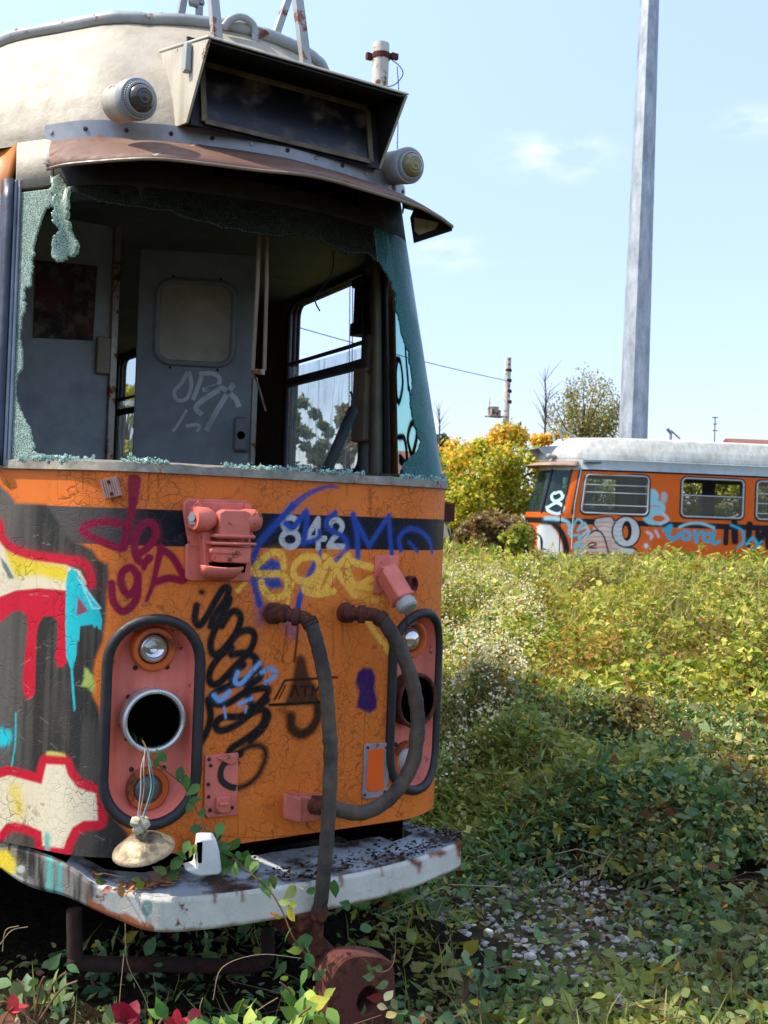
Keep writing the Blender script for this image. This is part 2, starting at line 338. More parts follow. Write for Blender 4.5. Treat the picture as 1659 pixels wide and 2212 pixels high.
def rrect(a, z, a0, a1, z0, z1, r):
    """signed distance to a rounded rectangle"""
    dx = np.abs(a-(a0+a1)/2)-(a1-a0)/2+r; dz = np.abs(z-(z0+z1)/2)-(z1-z0)/2+r
    return np.hypot(np.maximum(dx, 0), np.maximum(dz, 0))+np.minimum(np.maximum(dx, dz), 0)-r
def rr_path(a0, a1, z0, z1, r, n=7):
    out = []
    for cx_, cz_, st in ((a1-r, z1-r, 0), (a0+r, z1-r, 90), (a0+r, z0+r, 180), (a1-r, z0+r, 270)):
        for k in range(n): g = math.radians(st+90*k/(n-1)); out.append((cx_+r*math.cos(g), cz_+r*math.sin(g)))
    return np.array(out)
def gridfaces(keep):
    """keep: (na-1, nz-1) bool of cells"""
    na, nz = keep.shape[0]+1, keep.shape[1]+1; i, j = np.nonzero(keep); b = i*nz+j
    return np.stack([b, b+nz, b+nz+1, b+1], -1)
def compact(V, F, *arr):
    u, inv_ = np.unique(F, return_inverse=True); return (V[u], inv_.reshape(F.shape))+tuple(a[u] for a in arr)
def skin(name, s0, s1, z0, z1, step, mat, parent, holes=(), off=0., canvas=None, base=None, T=None, flip=False):
    A = np.arange(s0, s1+step*.5, step) if s1-s0 > step else np.array([s0, s1]); Z = np.linspace(z0, z1, max(2, int(round((z1-z0)/step))+1))
    AA, ZZ = np.meshgrid(A, Z, indexing='ij'); keep = np.ones((len(A)-1, len(Z)-1), bool)
    ca = (AA[1:, 1:]+AA[:-1, :-1])/2; cz = (ZZ[1:, 1:]+ZZ[:-1, :-1])/2
    for h in holes: keep &= h(ca, cz) > 0
    V = S(AA, ZZ, off).reshape(-1, 3); F = gridfaces(keep)
    if flip: F = F[:, ::-1]
    cols = alpha = None
    if canvas is not None: cv = Canvas(AA, ZZ, base); canvas(cv); cols = cv.c.reshape(-1, 3); alpha = cv.al.reshape(-1)
    if cols is not None: V, F, cols, alpha = compact(V, F, cols, alpha)
    else: V, F = compact(V, F)
    if T is not None: V = T(V)
    return raw(name, V, F, mat, parent, cols=cols, alpha=alpha, smooth=180)
# ------------------------------------------------------------------ materials
ORANGE = hx('#ec7e34', .9); NAVY = hx('#11141f'); BLACKP = hx('#34332f'); RED = hx('#cf2438', .9); CREAM = hx('#f0e4c0', .85); YEL = hx('#f2d840', .85)
CYAN = hx('#2fcbd0', .85); CRIM = hx('#8e1236'); INK = hx('#131214'); LBLUE = hx('#7aa8d8'); BLUE = hx('#24489c'); SOXE = hx('#ffc04c', 1.); PURP = hx('#3c1c58'); WHITE = hx('#c9c9c4', .9); TEAL = hx('#5cb8ac')
m_paint = paint_mat('painted_body_metal', crack=.5); m_bumper = paint_mat('bumper_paint', .5, .12, .12, rust=.06)
m_pink = M('salmon_primer', '#de7460', .55, var=.22, bump=.3, rust=.09, rs=16., streak=.4, dirt=.3, dirtcol='#6a342a')
m_pink2 = M('salmon_pan', '#e67a66', .42, var=.15, bump=.2, rust=.05, rs=14., streak=.4, dirt=.25, dirtcol='#8a4a3a')
m_rubber = M('black_rubber', '#1b1c22', .55, var=.4, bump=.2, dirt=.35, dirtcol='#4a463e')
m_oring = M('orange_lamp_ring', '#c25a1c', .5, var=.3, bump=.3, bs=90, rust=.2)
m_chrome = M('dull_chrome', '#c8c8c2', .3, .55, var=.15, bump=.1, dirt=.2)
m_glassy = M('clear_lens', '#b9bcbc', .12, .6, var=.3, bump=.2)
t = NT('cavity_shade'); m_bulb = M('lamp_chrome', '#d2d2d0', .12, .85, var=.12, bump=.03)
t = NT('cavity_shade'); m_holeshade = t.out(t.pbr(t.mix(t.noise(20.), hx('#030303'), hx('#0a0908')), .95, **{'Specular IOR Level': 0.}))  # near-black, stands in for shade in holes, gaps and under the floor
m_rust = M('brown_rust', '#4a2418', .85, var=.4, bump=.5, bs=90, rust=.5, rustcol=('#2e1610', '#6e3420'))
m_hose = M('rubber_hose', '#37302a', .8, var=.5, vs=9, bump=.6, bs=90, dirt=.6, dirtcol='#756450', streak=.4)
m_roof = M('roof_cream', '#aea48e', .6, var=.13, vs=4, bump=.6, bs=45, streak=.5, dirt=.45, dirtcol='#7c7260')
m_roofgrey = M('roof_grey_paint', '#9a9f9e', .5, var=.15, bump=.3, bs=80, rust=.1, dirt=.3)
m_hood = M('hood_cream', '#b9b29e', .6, var=.2, bump=.25, rust=.08, streak=.4)
m_hooddark = M('hood_black', '#0f0f11', .6, var=.4, bump=.2, dirt=.3, dirtcol='#3a3326')
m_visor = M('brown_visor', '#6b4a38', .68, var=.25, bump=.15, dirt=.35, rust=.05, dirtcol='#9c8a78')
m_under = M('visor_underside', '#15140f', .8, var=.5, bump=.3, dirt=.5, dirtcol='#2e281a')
m_band = M('grey_alloy', '#8f9294', .42, .35, var=.2, bump=.12, dirt=.35, rust=.03)
m_grey = M('cab_grey', '#7c858a', .6, var=.2, bump=.1, dirt=.35, dirtcol='#26282a')
m_darkgrey = M('cab_dark', '#565b5e', .7, var=.3, bump=.1)
m_brownpost = M('brown_post', '#8a7d6a', .6, var=.3, bump=.2, rust=.08)
m_blackfr = M('black_frame', '#0d0e10', .5, var=.3)
m_frameblue = M('blue_black_frame', '#1a2130', .35, var=.4, bump=.1, dirt=.35, dirtcol='#5a6470')
m_milky = M('milky_plastic', '#969280', .5, var=.3, vs=5, bump=.1, dirt=.4)
m_steel = M('bare_steel', '#8f8a80', .4, .6, var=.2, rust=.2)
m_screw = M('rusty_screw', '#3a1a10', .8, var=.3)
m_white = M('white_plastic', '#d8d8d2', .4, var=.1, bump=.1, dirt=.25, rust=.03)
m_orpl = M('orange_plain', '#d07a26', .45, var=.2, bump=.1, dirt=.3, rust=.08)
m_refl = M('fluorescent_orange', '#f2600c', .5, var=.08)
m_craze = glass_mat('sunlit_crazed_glass', '#a8d0c4', '#a9bcae', .55, .5)  # pale copy, sunlight on the left pane put into its dust colour
m_craze3 = glass_mat('grimy_shaded_glass', '#5f7468', '#35382a', .6, .3)  # dark copy, grime and the visor's shade put into one colour
m_craze2 = glass_mat('teal_crazed_glass', '#4a9a94', '#4c8a84', .4, .4)
m_teal = glass_mat('teal_glass', '#b4e8e2', '#8ac4bc', .10, paint=True)
m_dusty = glass_mat('dusty_glass', '#f0f6f4', '#c4ccc4', .26, streak=.55)
m_clear = glass_mat('window_glass', '#e4ecea', '#9aa09a', .06)
m_crumb = glass_mat('glass_crumbs', '#a8d4c8', '#b8cfc4', .5, .5)
m_leaf = foliage_mat('leaves'); m_leafd = foliage_mat('thick_leaves', .25)
m_stem = M('vine_stem', '#6b4a30', .7, var=.3, bump=.3)
m_dry = M('dry_stalk', '#a08660', .8, var=.3)
# ------------------------------------------------------------------ tram 1: painted nose
TR = thing('tram', (XC, .2, 0), 'derelict orange tram in the foreground with a smashed windscreen and white number 842', 'tram')
POD = {-1: (-.476, .153), 1: (.522, .153)}; PZ = (.64, 1.28)
def podsd(a, z, sd_, sh=0.): c, h = POD[sd_]; return rrect(a, z, c-h+sh, c+h-sh, PZ[0]+sh, PZ[1]-sh, h-sh-.004)
U = lambda L: inv(L)
MPX = 1/720.            # metres to one photo unit on the nose
def nose_paint(cv):
    A, Z = cv.A, cv.Z
    cv.c *= (.9+.2*fbm(A*5, Z*5))[..., None]
    # navy stripe, grey sheen of sunlight painted in towards the left
    m = (Z > 1.484) & (Z < 1.594)
    g = np.clip((-.50-A)/.14, 0, 1)[..., None]*.55
    cv.c[m] = (np.array(NAVY)*(1-g)+np.array(hx('#6c665e'))*g)[m]
    st = lambda L, w, col, soft=.003, **k: cv.stroke(U(L), w*MPX, col, soft, **k)
    po = lambda L, col, soft=.004, **k: cv.poly(U(L), col, soft, **k)
    # big piece on the left: black ground
    bl = c5([(-30, 100), (0, 145), (60, 195), (100, 256), (300, 262), (460, 500), (520, 515), (600, 560), (640, 620), (700, 655), (706, 720), (690, 850), (685, 1000), (665, 1150), (620, 1260), (605, 1340), (600, 1500), (640, 1580), (660, 1700)])+c7([(655, 500), (700, 700), (830, 830), (860, 960), (700, 1010), (200, 1000), (-30, 960)])
    po(bl, BLACKP, .008)
    w = .6*fbm(A*60, Z*2.2)+.4*fbm(A*9, Z*7); mm = inpoly(U(bl), A, Z); cv.put(mm, np.clip((w[mm]-.42)*1.3, 0, .22), hx('#7c7468'))
    wl = np.clip((-.86-A)/.12, 0, 1); cv.put(mm, wl[mm]*.35, hx('#8a857a'))
    po(c5([(-20, 470), (0, 480), (60, 560), (200, 610), (420, 650), (520, 690), (565, 780), (430, 800), (430, 822), (250, 806), (100, 840), (-20, 900)]), CREAM, .003)
    po(c5([(30, 555), (250, 625), (430, 660), (450, 740), (400, 765), (250, 720), (100, 735), (60, 650)]), YEL, .012)
    po(c5([(0, 600), (45, 650), (92, 742), (60, 745), (20, 670)]), hx('#6e8078'), .003)
    st(c5([(-20, 370), (2, 400), (10, 470), (70, 540), (200, 590), (400, 618), (530, 640), (580, 700), (590, 780)]), 21, RED, .005)
    po(c5([(-30, 880), (0, 860), (100, 820), (250, 805), (430, 822), (432, 1290), (400, 1320), (370, 1312), (355, 1250), (375, 1100), (370, 1010), (330, 985), (280, 990), (250, 1040), (238, 1100), (232, 1250), (226, 1490), (190, 1530), (152, 1500), (145, 1420), (165, 1200), (180, 1060), (170, 975), (130, 948), (80, 960), (30, 1000), (-30, 1060)]), RED, .003)
    po(c5([(470, 675), (500, 700), (580, 830), (650, 960), (662, 1010), (655, 1075), (638, 1070), (630, 1045), (612, 1065), (600, 1040), (520, 1050), (512, 1150), (500, 1140), (495, 1240), (472, 1330), (480, 1450), (490, 1590), (478, 1605), (465, 1450), (458, 1330), (430, 1250), (424, 1050), (428, 760), (440, 700)]), CYAN, .002)
    po(c5([(505, 860), (530, 890), (572, 955), (495, 985)]), hx('#8e5058'), .003)
    st(c5([(505, 735), (650, 935), (600, 935), (520, 760)]), 3.5, hx('#9fe0e0'), .002, smooth=False)
    po(c5([(548, 1320), (570, 1330), (600, 1372), (618, 1440), (602, 1482), (560, 1445), (528, 1440), (545, 1390)]), hx('#a8bc5c'), .006)
    st(c7([(0, 190), (50, 200), (40, 235), (0, 240)]), 22, CYAN, .01); st(c7([(102, 60), (98, 250), (76, 400)]), 4, CYAN, .003)
    wh = c7([(-20, 490), (0, 480), (60, 462), (270, 520), (300, 390), (420, 396), (440, 460), (500, 540), (622, 582), (634, 752), (540, 757), (470, 800), (430, 880), (412, 935), (275, 918), (270, 825), (180, 785), (100, 765), (40, 775), (-20, 850)])
    cv.poly(U(wh), RED, .006, grow=.029); cv.poly(U(wh), CREAM, .004)
    st(c7([(95, 560), (110, 620), (120, 690)]), 26, YEL, .03, op=.9)
    st(c7([(308, 850), (308, 930)]), 12, TEAL, .01)
    po(c7([(300, 310), (330, 305), (420, 322), (425, 340), (300, 330)]), hx('#c8c060'), .005)
    # crimson tag
    q = 17
    st(c5([(870, 110), (862, 250)]), 30, CRIM, .004, op=.93, w2=.028); st(c5([(862, 240), (840, 380), (815, 480), (800, 545)]), q, CRIM, .003)
    st(c5([(820, 395), (700, 375), (580, 390), (535, 425), (560, 455), (650, 500), (770, 545), (805, 540)]), q, CRIM)
    st(c5([(885, 590), (960, 540), (1012, 460), (995, 392), (935, 385), (885, 450), (872, 540), (890, 615), (930, 640), (970, 610)]), q, CRIM); st(c5([(960, 600), (932, 675)]), 12, CRIM)
    st(c5([(1045, 545), (1020, 650), (990, 780), (950, 885)]), q, CRIM, w2=.012); st(c5([(1040, 550), (1110, 595), (1165, 680), (1190, 755), (1100, 740), (1005, 765)]), q, CRIM)
    st(c5([(890, 720), (850, 672), (795, 700), (785, 780), (835, 850), (885, 790), (893, 715), (890, 850), (850, 925), (790, 955), (735, 890), (722, 775)]), q, CRIM)
    # fleet number
    dg = 14
    def ring(cx_, cy_, rx, ry): return c6([(cx_+rx*math.cos(t*.449), cy_+ry*math.sin(t*.449)) for t in range(15)])
    for p, n in ((ring(676, 355, 42, 38), 1), (ring(676, 446, 50, 45), 1)): st(p, dg, WHITE, .0015)
    st(c6([(842, 497), (842, 325), (768, 442), (882, 442)]), dg, WHITE, .0015, smooth=False)
    st(c6([(912, 372), (925, 338), (962, 334), (985, 365), (970, 405), (930, 445), (908, 480)]), dg, WHITE, .0015); st(c6([(905, 487), (1005, 490)]), dg, WHITE, .0015)
    # blue tag
    st(c6([(960, 135), (880, 138), (780, 180), (690, 250)]), 5, BLUE, .004, op=.85, w2=.024)
    st(c6([(690, 250), (580, 370), (500, 460), (458, 560), (450, 650), (475, 740), (495, 830)]), 17, BLUE, .006)
    po(c6([(480, 610), (560, 560), (640, 590), (600, 650), (640, 730), (560, 740), (480, 690)]), BLUE, .008)
    st(c6([(650, 352), (690, 378), (740, 320), (775, 285), (768, 400), (755, 470)]), 15, BLUE, .006); st(c6([(755, 470), (840, 440), (850, 395)]), 11, BLUE, .006)
    st(c6([(945, 290), (905, 320), (890, 360), (930, 400), (990, 430), (1015, 490), (975, 550), (930, 585)]), 14, BLUE, .006)
    st(c6([(1050, 300), (1072, 420), (1078, 580)]), 15, BLUE, .005); st(c6([(1050, 310), (1145, 485), (1262, 305), (1268, 430), (1280, 535)]), 13, BLUE, .004, smooth=False)
    st(c6([(1332, 510), (1322, 440), (1372, 388), (1440, 395), (1500, 450), (1518, 520)]), 13, BLUE, .005); st(c6([(1382, 462), (1432, 520)]), 9, BLUE, .004)
    st(c6([(835, 560), (800, 640), (760, 720), (735, 790), (720, 860)]), 16, BLUE, .006); st(c6([(670, 940), (690, 1000)]), 26, BLUE, .02, op=.5)
    st(c6([(505, 850), (500, 930)]), 26, BLUE, .02, op=.45); st(c6([(855, 520), (850, 560)]), 10, BLUE)
    # orange-yellow tag
    sx = 16.5
    st(c6([(640, 610), (620, 535), (560, 530), (490, 590), (452, 640), (540, 652), (630, 655), (662, 710), (640, 775), (570, 790), (520, 745), (505, 700)]), sx, SOXE, .004)
    st(c6([(450, 640), (370, 628)]), 8, SOXE); st(c6([(412, 702), (365, 752)]), 10, SOXE); st(c6([(698, 700), (672, 780), (660, 835)]), 7, SOXE)
    st(c6([(800, 550), (740, 560), (695, 620), (715, 680), (790, 690), (845, 630), (835, 560), (770, 545)]), sx, SOXE); st(c6([(830, 690), (760, 740), (830, 770), (935, 755)]), sx, SOXE)
    st(c6([(880, 550), (900, 560), (870, 650), (835, 740)]), sx, SOXE); st(c6([(905, 560), (985, 680), (1060, 780)]), sx, SOXE); st(c6([(1020, 540), (950, 620), (885, 740)]), sx, SOXE)
    st(c6([(1010, 550), (1020, 640), (1060, 720)]), sx, SOXE); st(c6([(1020, 570), (1110, 600), (1210, 635), (1120, 700), (1080, 720), (1180, 735), (1240, 690)]), sx, SOXE)
    st(c6([(1060, 760), (1130, 790), (1200, 810)]), 20, SOXE, .02, op=.7); st(c6([(1130, 925), (1180, 1000), (1260, 1110)]), 15, SOXE, .004)
    # black soft tag
    k = 18; sf = .005
    st(c6([(148, 758), (156, 760)]), 13, INK, .009)
    st(c6([(122, 840), (112, 920), (140, 955), (185, 900), (240, 800), (285, 735), (312, 745), (290, 810), (225, 900), (205, 960)]), k, INK, sf)
    st(c6([(318, 800), (300, 850), (240, 960), (205, 1060), (220, 1125), (270, 1110), (340, 1030), (382, 930), (368, 880), (325, 880), (270, 960)]), k, INK, sf)
    st(c6([(300, 1080), (360, 1010), (430, 985), (465, 1020), (440, 1100), (340, 1210), (250, 1300), (200, 1290), (205, 1220), (260, 1140), (330, 1090)]), k, INK, sf)
    st(c6([(330, 1130), (410, 1120), (470, 1150), (475, 1200), (420, 1280), (350, 1300), (330, 1250), (400, 1190)]), k, INK, sf)
    st(c6([(440, 1270), (330, 1310), (225, 1360), (210, 1410), (300, 1420), (420, 1350), (540, 1330), (520, 1390), (400, 1490), (280, 1500), (235, 1540), (260, 1580), (350, 1550), (480, 1460), (545, 1480), (520, 1560), (440, 1640)]), k, INK, sf)
    st(c6([(470, 1180), (500, 1260), (420, 1330), (460, 1440), (540, 1400)]), k, INK, sf)
    st(c6([(190, 1400), (205, 1500), (180, 1590), (140, 1660)]), k, INK, sf)
    st(c8([(500, 60), (480, 120), (400, 190), (310, 250), (300, 290), (360, 280)]), k, INK, sf)
    st(c8([(350, 330), (300, 330)]), 8, INK, sf)
    st(c8([(335, 280), (420, 235), (490, 245), (500, 310), (450, 410), (370, 465), (290, 465), (250, 420), (248, 365)]), 14, INK, .01)
    # light blue marks
    st(c6([(365, 1235), (350, 1290), (385, 1300), (440, 1240), (495, 1180)]), 11, LBLUE); st(c6([(505, 1235), (560, 1212), (590, 1235), (570, 1270), (530, 1295)]), 10, LBLUE)
    st(c6([(225, 1370), (262, 1400), (315, 1350)]), 12, LBLUE); st(c6([(285, 1440), (295, 1505)]), 5, LBLUE); st(c6([(375, 1425), (420, 1400), (450, 1390)]), 9, LBLUE); st(c6([(415, 1440), (412, 1470)]), 5, LBLUE)
    # dark bell-shaped overspray, emblem behind it
    bell = hx('#1e1610')
    st(c6([(585, 1395), (645, 1282), (955, 1264)]), 5.5, INK, .002, smooth=False); st(c6([(555, 1428), (860, 1413)]), 7, INK, .002, smooth=False); st(c6([(610, 1390), (650, 1310)]), 4, INK, .002)
    for L in ([(682, 1375), (705, 1312), (725, 1375)], [(738, 1320), (790, 1317)], [(764, 1320), (764, 1375)], [(808, 1375), (810, 1315), (830, 1350), (850, 1313), (852, 1373)]): st(c6(L), 5, INK, .0015, smooth=False)
    po(c6([(712, 1145), (740, 1128), (765, 1150), (790, 1260), (840, 1330), (850, 1410), (800, 1425), (640, 1435), (660, 1370), (690, 1280)]), bell, .010, op=.9)
    st(c6([(722, 965), (712, 1080), (700, 1170)]), 6, hx('#4a2008'), .004); st(c6([(655, 960), (640, 1080), (632, 1180)]), 2.5, hx('#7a3410'), .003)
    st(c6([(840, 1430), (835, 1510), (790, 1580), (730, 1600), (685, 1560), (680, 1500)]), 27, bell, .010, op=.96)
    po(c6([(600, 1450), (640, 1440), (670, 1470), (640, 1490)]), bell, .02, op=.7)
    po(c6([(1078, 1230), (1112, 1206), (1160, 1212), (1182, 1260), (1175, 1330), (1192, 1400), (1188, 1450), (1150, 1475), (1110, 1462), (1070, 1440), (1085, 1350), (1065, 1290)]), PURP, .007)
    # rust runs below the sill
    for x, y0, y1 in ((435, 60, 100), (540, 60, 160), (965, 55, 240), (1030, 65, 150), (575, 60, 90)): st(c5([(x, y0), (x-4, y1)]), 2.5, hx('#8e2c10'), .003, op=.8)
    for x, y0, y1, w_ in ((1010, 60, 180, 5), (1150, 150, 300, 7), (930, 940, 1150, 4), (985, 940, 1080, 3), (655, 960, 1100, 3)): st(c6([(x, y0), (x+3, y1)]), w_, hx('#6a3410'), .007, op=.55)
    for L, w_ in (([(1060, 0), (1052, 330), (1040, 560), (1035, 690)], 1.6), ([(345, 620), (348, 780)], 1.6), ([(170, 735), (400, 748), (600, 742), (800, 722), (1030, 690), (1250, 655), (1420, 618)], 2.), ([(735, 600), (735, 720)], 1.4)): st(c8(L), w_, hx('#6a3208'), .0015, op=.7)
    # scuffs and chips
    for i in range(45):
        a0 = rng.uniform(-.95, -.6); z0 = rng.uniform(.6, 1.5); L = rng.uniform(.01, .04); th = rng.uniform(-.6, .6)
        cv.stroke([(a0, z0), (a0+L*math.cos(th), z0+L*math.sin(th))], .0012, hx('#b8b0a0'), .0015, op=.55)
skin('front_panel', -1.1, .9, .56, 1.71, .0033, m_paint, TR, holes=[lambda a, z: podsd(a, z, -1, .012), lambda a, z: podsd(a, z, 1, .012)], canvas=nose_paint, base=ORANGE)
mb = MB()
for sg in (-1, 1):
    ss = np.array([.9 if sg > 0 else 1.1]+list(np.arange(1.12, 3, .1))+[4, 6, 8, 11.])*sg
    mb.grid(np.array([S(ss, .56), S(ss, 1.71)]))
mb.build('side_panel', m_orpl, TR, solid=.02)
# lamp housings
def lamp_axis(c): n = SN(c)*.6+np.array([0, -.4, 0]); return n/np.linalg.norm(n)
def pod(sd_):
    c, h = POD[sd_]
    def rg(sh, off): P = rr_path(c-h+sh, c+h-sh, PZ[0]+sh, PZ[1]-sh, max(h-sh-.004, .002), 9); return S(P[:, 0], P[:, 1], off)
    mb = MB(); R = [rg(.028, .004), rg(.032, -.012), rg(.036, -.044), rg(.048, -.058), rg(.07, -.06), rg(.11, -.06), rg(.145, -.06)]
    G = np.array([np.vstack([r, r[:1]]) for r in R]); mb.grid(G); mb.add(R[-1], [tuple(range(len(R[-1])))])
    H = mb.build('headlight_housing', m_pink2, TR, smooth=50)
    mb = MB(); mb.tube(rg(.014, .004), .0165, 10, closed=True); mb.tube(rg(.004, .002), .006, 6, closed=True); mb.build('rubber_surround', m_rubber, H, smooth=60)
    ax = lamp_axis(c)
    zt, zm, zb = 1.172, .962, .748
    def at(z, o=-.06): return S(c, z, o)
    # upper lamp
    mb = MB(); mb.lathe([(.068, 0), (.068, .02), (.063, .03), (.053, .031), (.047, .022), (.046, .002)], at(zt), ax, 36)
    for k in range(36): pass
    mb.build('lamp_ring', m_oring, H)
    mb = MB(); mb.lathe([(.047, .004), (.043, .005)], at(zt), ax); mb.build('lamp_gap_shade', m_holeshade, H)  # black ring painted as the shade in the gap round the lens
    mb = MB()
    if sd_ < 0: mb.lathe([(.043, 0), (.043, .014), (.040, .02), (.036, .022), (.034, .016), (.024, .010), (.014, .006), (.013, .014), (.010, .018), (.006, .016), (.0, .013)], at(zt), ax, 36)
    else: mb.lathe([(.044, 0), (.042, .012), (.034, .024), (.02, .031), (0, .034)], at(zt), ax, 30)
    mb.build('lamp_lens', m_bulb, H, smooth=60)
    # middle: headlight rim, shallow cup coloured black for the shade of a deep hole
    mb = MB(); mb.lathe([(.092, 0), (.093, .045), (.096, .052), (.094, .060), (.088, .064), (.082, .060), (.078, .045), (.076, 0)], at(zm), ax, 44); mb.build('headlight_rim', m_chrome if sd_ < 0 else m_rust, H)
    mb = MB(); mb.lathe([(.0755, .058), (.0745, .02), (.0735, .003), (0, .003)], at(zm), ax, 40); mb.build('headlight_hole_shade', m_holeshade, H)
    # lower indicator
    mb = MB(); mb.lathe([(.066, 0), (.066, .01), (.06, .018), (.046, .016), (.042, .006)], at(zb), ax, 36)
    u = np.cross(ax, [0, 0, 1.]); u /= np.linalg.norm(u); w = np.cross(ax, u)
    for k in range(40):
        a = 2*math.pi*k/40; p = at(zb)+ax*.017+.053*(math.cos(a)*u+math.sin(a)*w); mb.box(p, (.0045, .0045, .004), [u, w, ax])
    mb.build('lamp_ring', m_oring, H)
    mb = MB(); mb.lathe([(.043, .004), (.04, .013), (.028, .019), (.01, .022), (0, .0225)], at(zb), ax, 30); mb.build('indicator_lens', M('indicator_lens', '#5c5650' if sd_ < 0 else '#b0aaa0', .3, var=.3), H, smooth=60)
    mb = MB()
    for z in (zt, zm, zb):
        rr = .083 if z != zm else .112
        for k in range(4):
            a = math.pi/4+k*math.pi/2; dx, dz = rr*math.cos(a), rr*math.sin(a)*(1 if z != zm else .8)
            if abs(dx) < .1: MB().lathe([(.0075, 0), (.007, .004), (.003, .006), (0, .006)], S(c+dx, z+dz, -.06), ax, 8).build('screw', m_screw, H)
    return H
POD_L = pod(-1); POD_R = pod(1)
# window sill
mb = MB(); ss = np.linspace(-1.02, 1.0, 90); o = .012
jit = .003*np.sin(ss*41)+.002*np.sin(ss*97)
mb.grid(np.array([S(ss, 1.70, .004), S(ss, 1.702, o), S(ss, 1.728+jit*.5, o-.002+jit), S(ss, 1.735, -.015), S(ss, 1.72, -.05)])); mb.build('window_sill', M('sill_rubber', '#8d8878', .7, var=.45, vs=20, bump=.5, dirt=.5, rust=.12, dirtcol='#26231c'), TR)
mb = MB()
for i in range(1500):
    s0 = rng.uniform(-.95, .8); 
    if vnoise(np.array(s0*14.), np.array(3.))+rng.uniform(-.2, .2) < .38: continue
    z0 = 1.728+abs(rng.normal(0, .008)); d = rng.uniform(-.03, .014); r = .0022+.006*rng.random()**2.5
    p = S(s0, z0, d); A = rng.normal(size=(3, 3)); q, _ = np.linalg.qr(A); mb.box(p, (r*rng.uniform(1, 3.2), r*rng.uniform(.5, 1), r*1.2), q)
tag(mb.build('glass_crumbs', m_crumb, TR, smooth=None), None, None, kind='stuff')
# paint on the upper shell: left post, header
zz = np.linspace(1.71, 2.66, 14); sp = np.interp(zz, [1.71, 2.64], [U([(12, 1000)])[0, 0], U([(37, 400)])[0, 0]])
mb = MB(); mb.grid(np.array([S(sp-.04, zz, .004), S(sp-.025, zz, .010), S(sp, zz, .006)])); SD = mb.build('windscreen_post', m_frameblue, TR, solid=.02)
mb = MB(); mb.tube(S(sp+.004, zz, .008), .006, 8); mb.tube(S(sp+.016, zz, .003), .006, 8); mb.build('post_bead', M('post_alloy', '#7d8288', .4, .3, var=.3, dirt=.3), SD)
mb = MB(); mb.grid(np.array([S(np.array([-1.6, s_-.05]), z, .002) for s_, z in zip(np.append(sp, U([(36, 330)])[0, 0]+.05), np.append(zz, 2.8))])); mb.build('corner_pillar', m_orpl, TR, solid=.02)
S0 = U([(104, 300)])[0, 0]; mb = MB(); sh = np.linspace(U([(36, 330)])[0, 0], S0+.02, 20); mb.grid(np.array([S(sh, 2.635, .003), S(sh, 2.72, .002), S(sh, 2.80, .0)])); mb.build('roof_corner', m_roof, TR, solid=.02)
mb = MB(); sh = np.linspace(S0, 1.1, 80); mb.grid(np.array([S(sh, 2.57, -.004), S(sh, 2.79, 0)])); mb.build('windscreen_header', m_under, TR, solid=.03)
mb = MB(); a_ = np.linspace(-.27, .33, 20); mb.grid(np.array([S(a_, 2.685, -.004), S(a_, 2.735, -.004)])); mb.build('vent_slot_shade', m_holeshade, TR, solid=.008, soff=1)  # flat black strip painted as the shade of a recess
# broken windscreen
hole = c3([(375, 232), (290, 310), (240, 440), (215, 560), (200, 690), (198, 825), (160, 830), (150, 900), (158, 985), (130, 1020), (123, 1130), (140, 1250), (135, 1350), (110, 1380), (100, 1560), (130, 1650), (185, 1740), (215, 1850), (215, 1900), (300, 1945), (480, 1962)])+[(300, 1002), (600, 1022)]+c4([(1100, 1735), (1225, 1740), (1245, 1650), (1330, 1590), (1370, 1510), (1330, 1400), (1300, 1250), (1310, 1080), (1285, 880), (1235, 770), (1225, 690), (1190, 600), (1200, 500), (1165, 420), (1130, 350), (1080, 270), (1000, 215), (850, 200), (700, 130), (640, 75), (500, 75), (280, 85)])+c3([(1659, 478), (1450, 440), (1300, 400), (1100, 345), (900, 310), (640, 275), (470, 205), (440, 225)])
HP = U(hole)
HP = np.array([HP[i]*(1-t)+HP[(i+1) % len(HP)]*t for i in range(len(HP)) for t in (0, .34, .67)]); HP = HP+rng.normal(0, .0035, HP.shape)
gl = lambda a, z: np.where(inpoly(HP, a, z), -1., 1.)
def cut(a0, a1, mat, name): o = skin(name, a0, a1, 1.72, 2.62, .005, mat, TR, holes=[gl], off=-.006); md = o.modifiers.new('thick', 'SOLIDIFY'); md.thickness = .006; md.offset = 0; return o
sb_, sr_ = U([(152, 395)])[0, 0], U([(818, 562)])[0, 0]
WS = cut(-1.12, sb_, m_craze, 'windscreen_glass'); o = cut(sb_, sr_, m_craze3, 'windscreen_glass'); o = cut(sr_, .8, m_craze2, 'windscreen_glass')
strip = U(c3([(345, 110), (400, 105), (452, 200), (458, 330), (462, 450), (502, 572), (440, 612), (392, 642), (345, 632), (372, 525), (402, 470), (386, 380), (390, 320), (372, 240)]))
strip = spline(strip, 4, True); strip = strip+rng.normal(0, .0045, strip.shape)
A_, Z_ = np.meshgrid(np.arange(strip[:, 0].min(), strip[:, 0].max(), .004), np.arange(strip[:, 1].min(), strip[:, 1].max(), .004), indexing='ij')
keep = inpoly(strip, (A_[1:, 1:]+A_[:-1, :-1])/2, (Z_[1:, 1:]+Z_[:-1, :-1])/2)
V = S(A_, Z_, .012+.02*np.sin(Z_*18)+.012*np.sin(A_*60)).reshape(-1, 3); V, F = compact(V, gridfaces(keep))
o = raw('hanging_glass_strip', V, F, m_craze, TR, smooth=180); md = o.modifiers.new('thick', 'SOLIDIFY'); md.thickness = .012
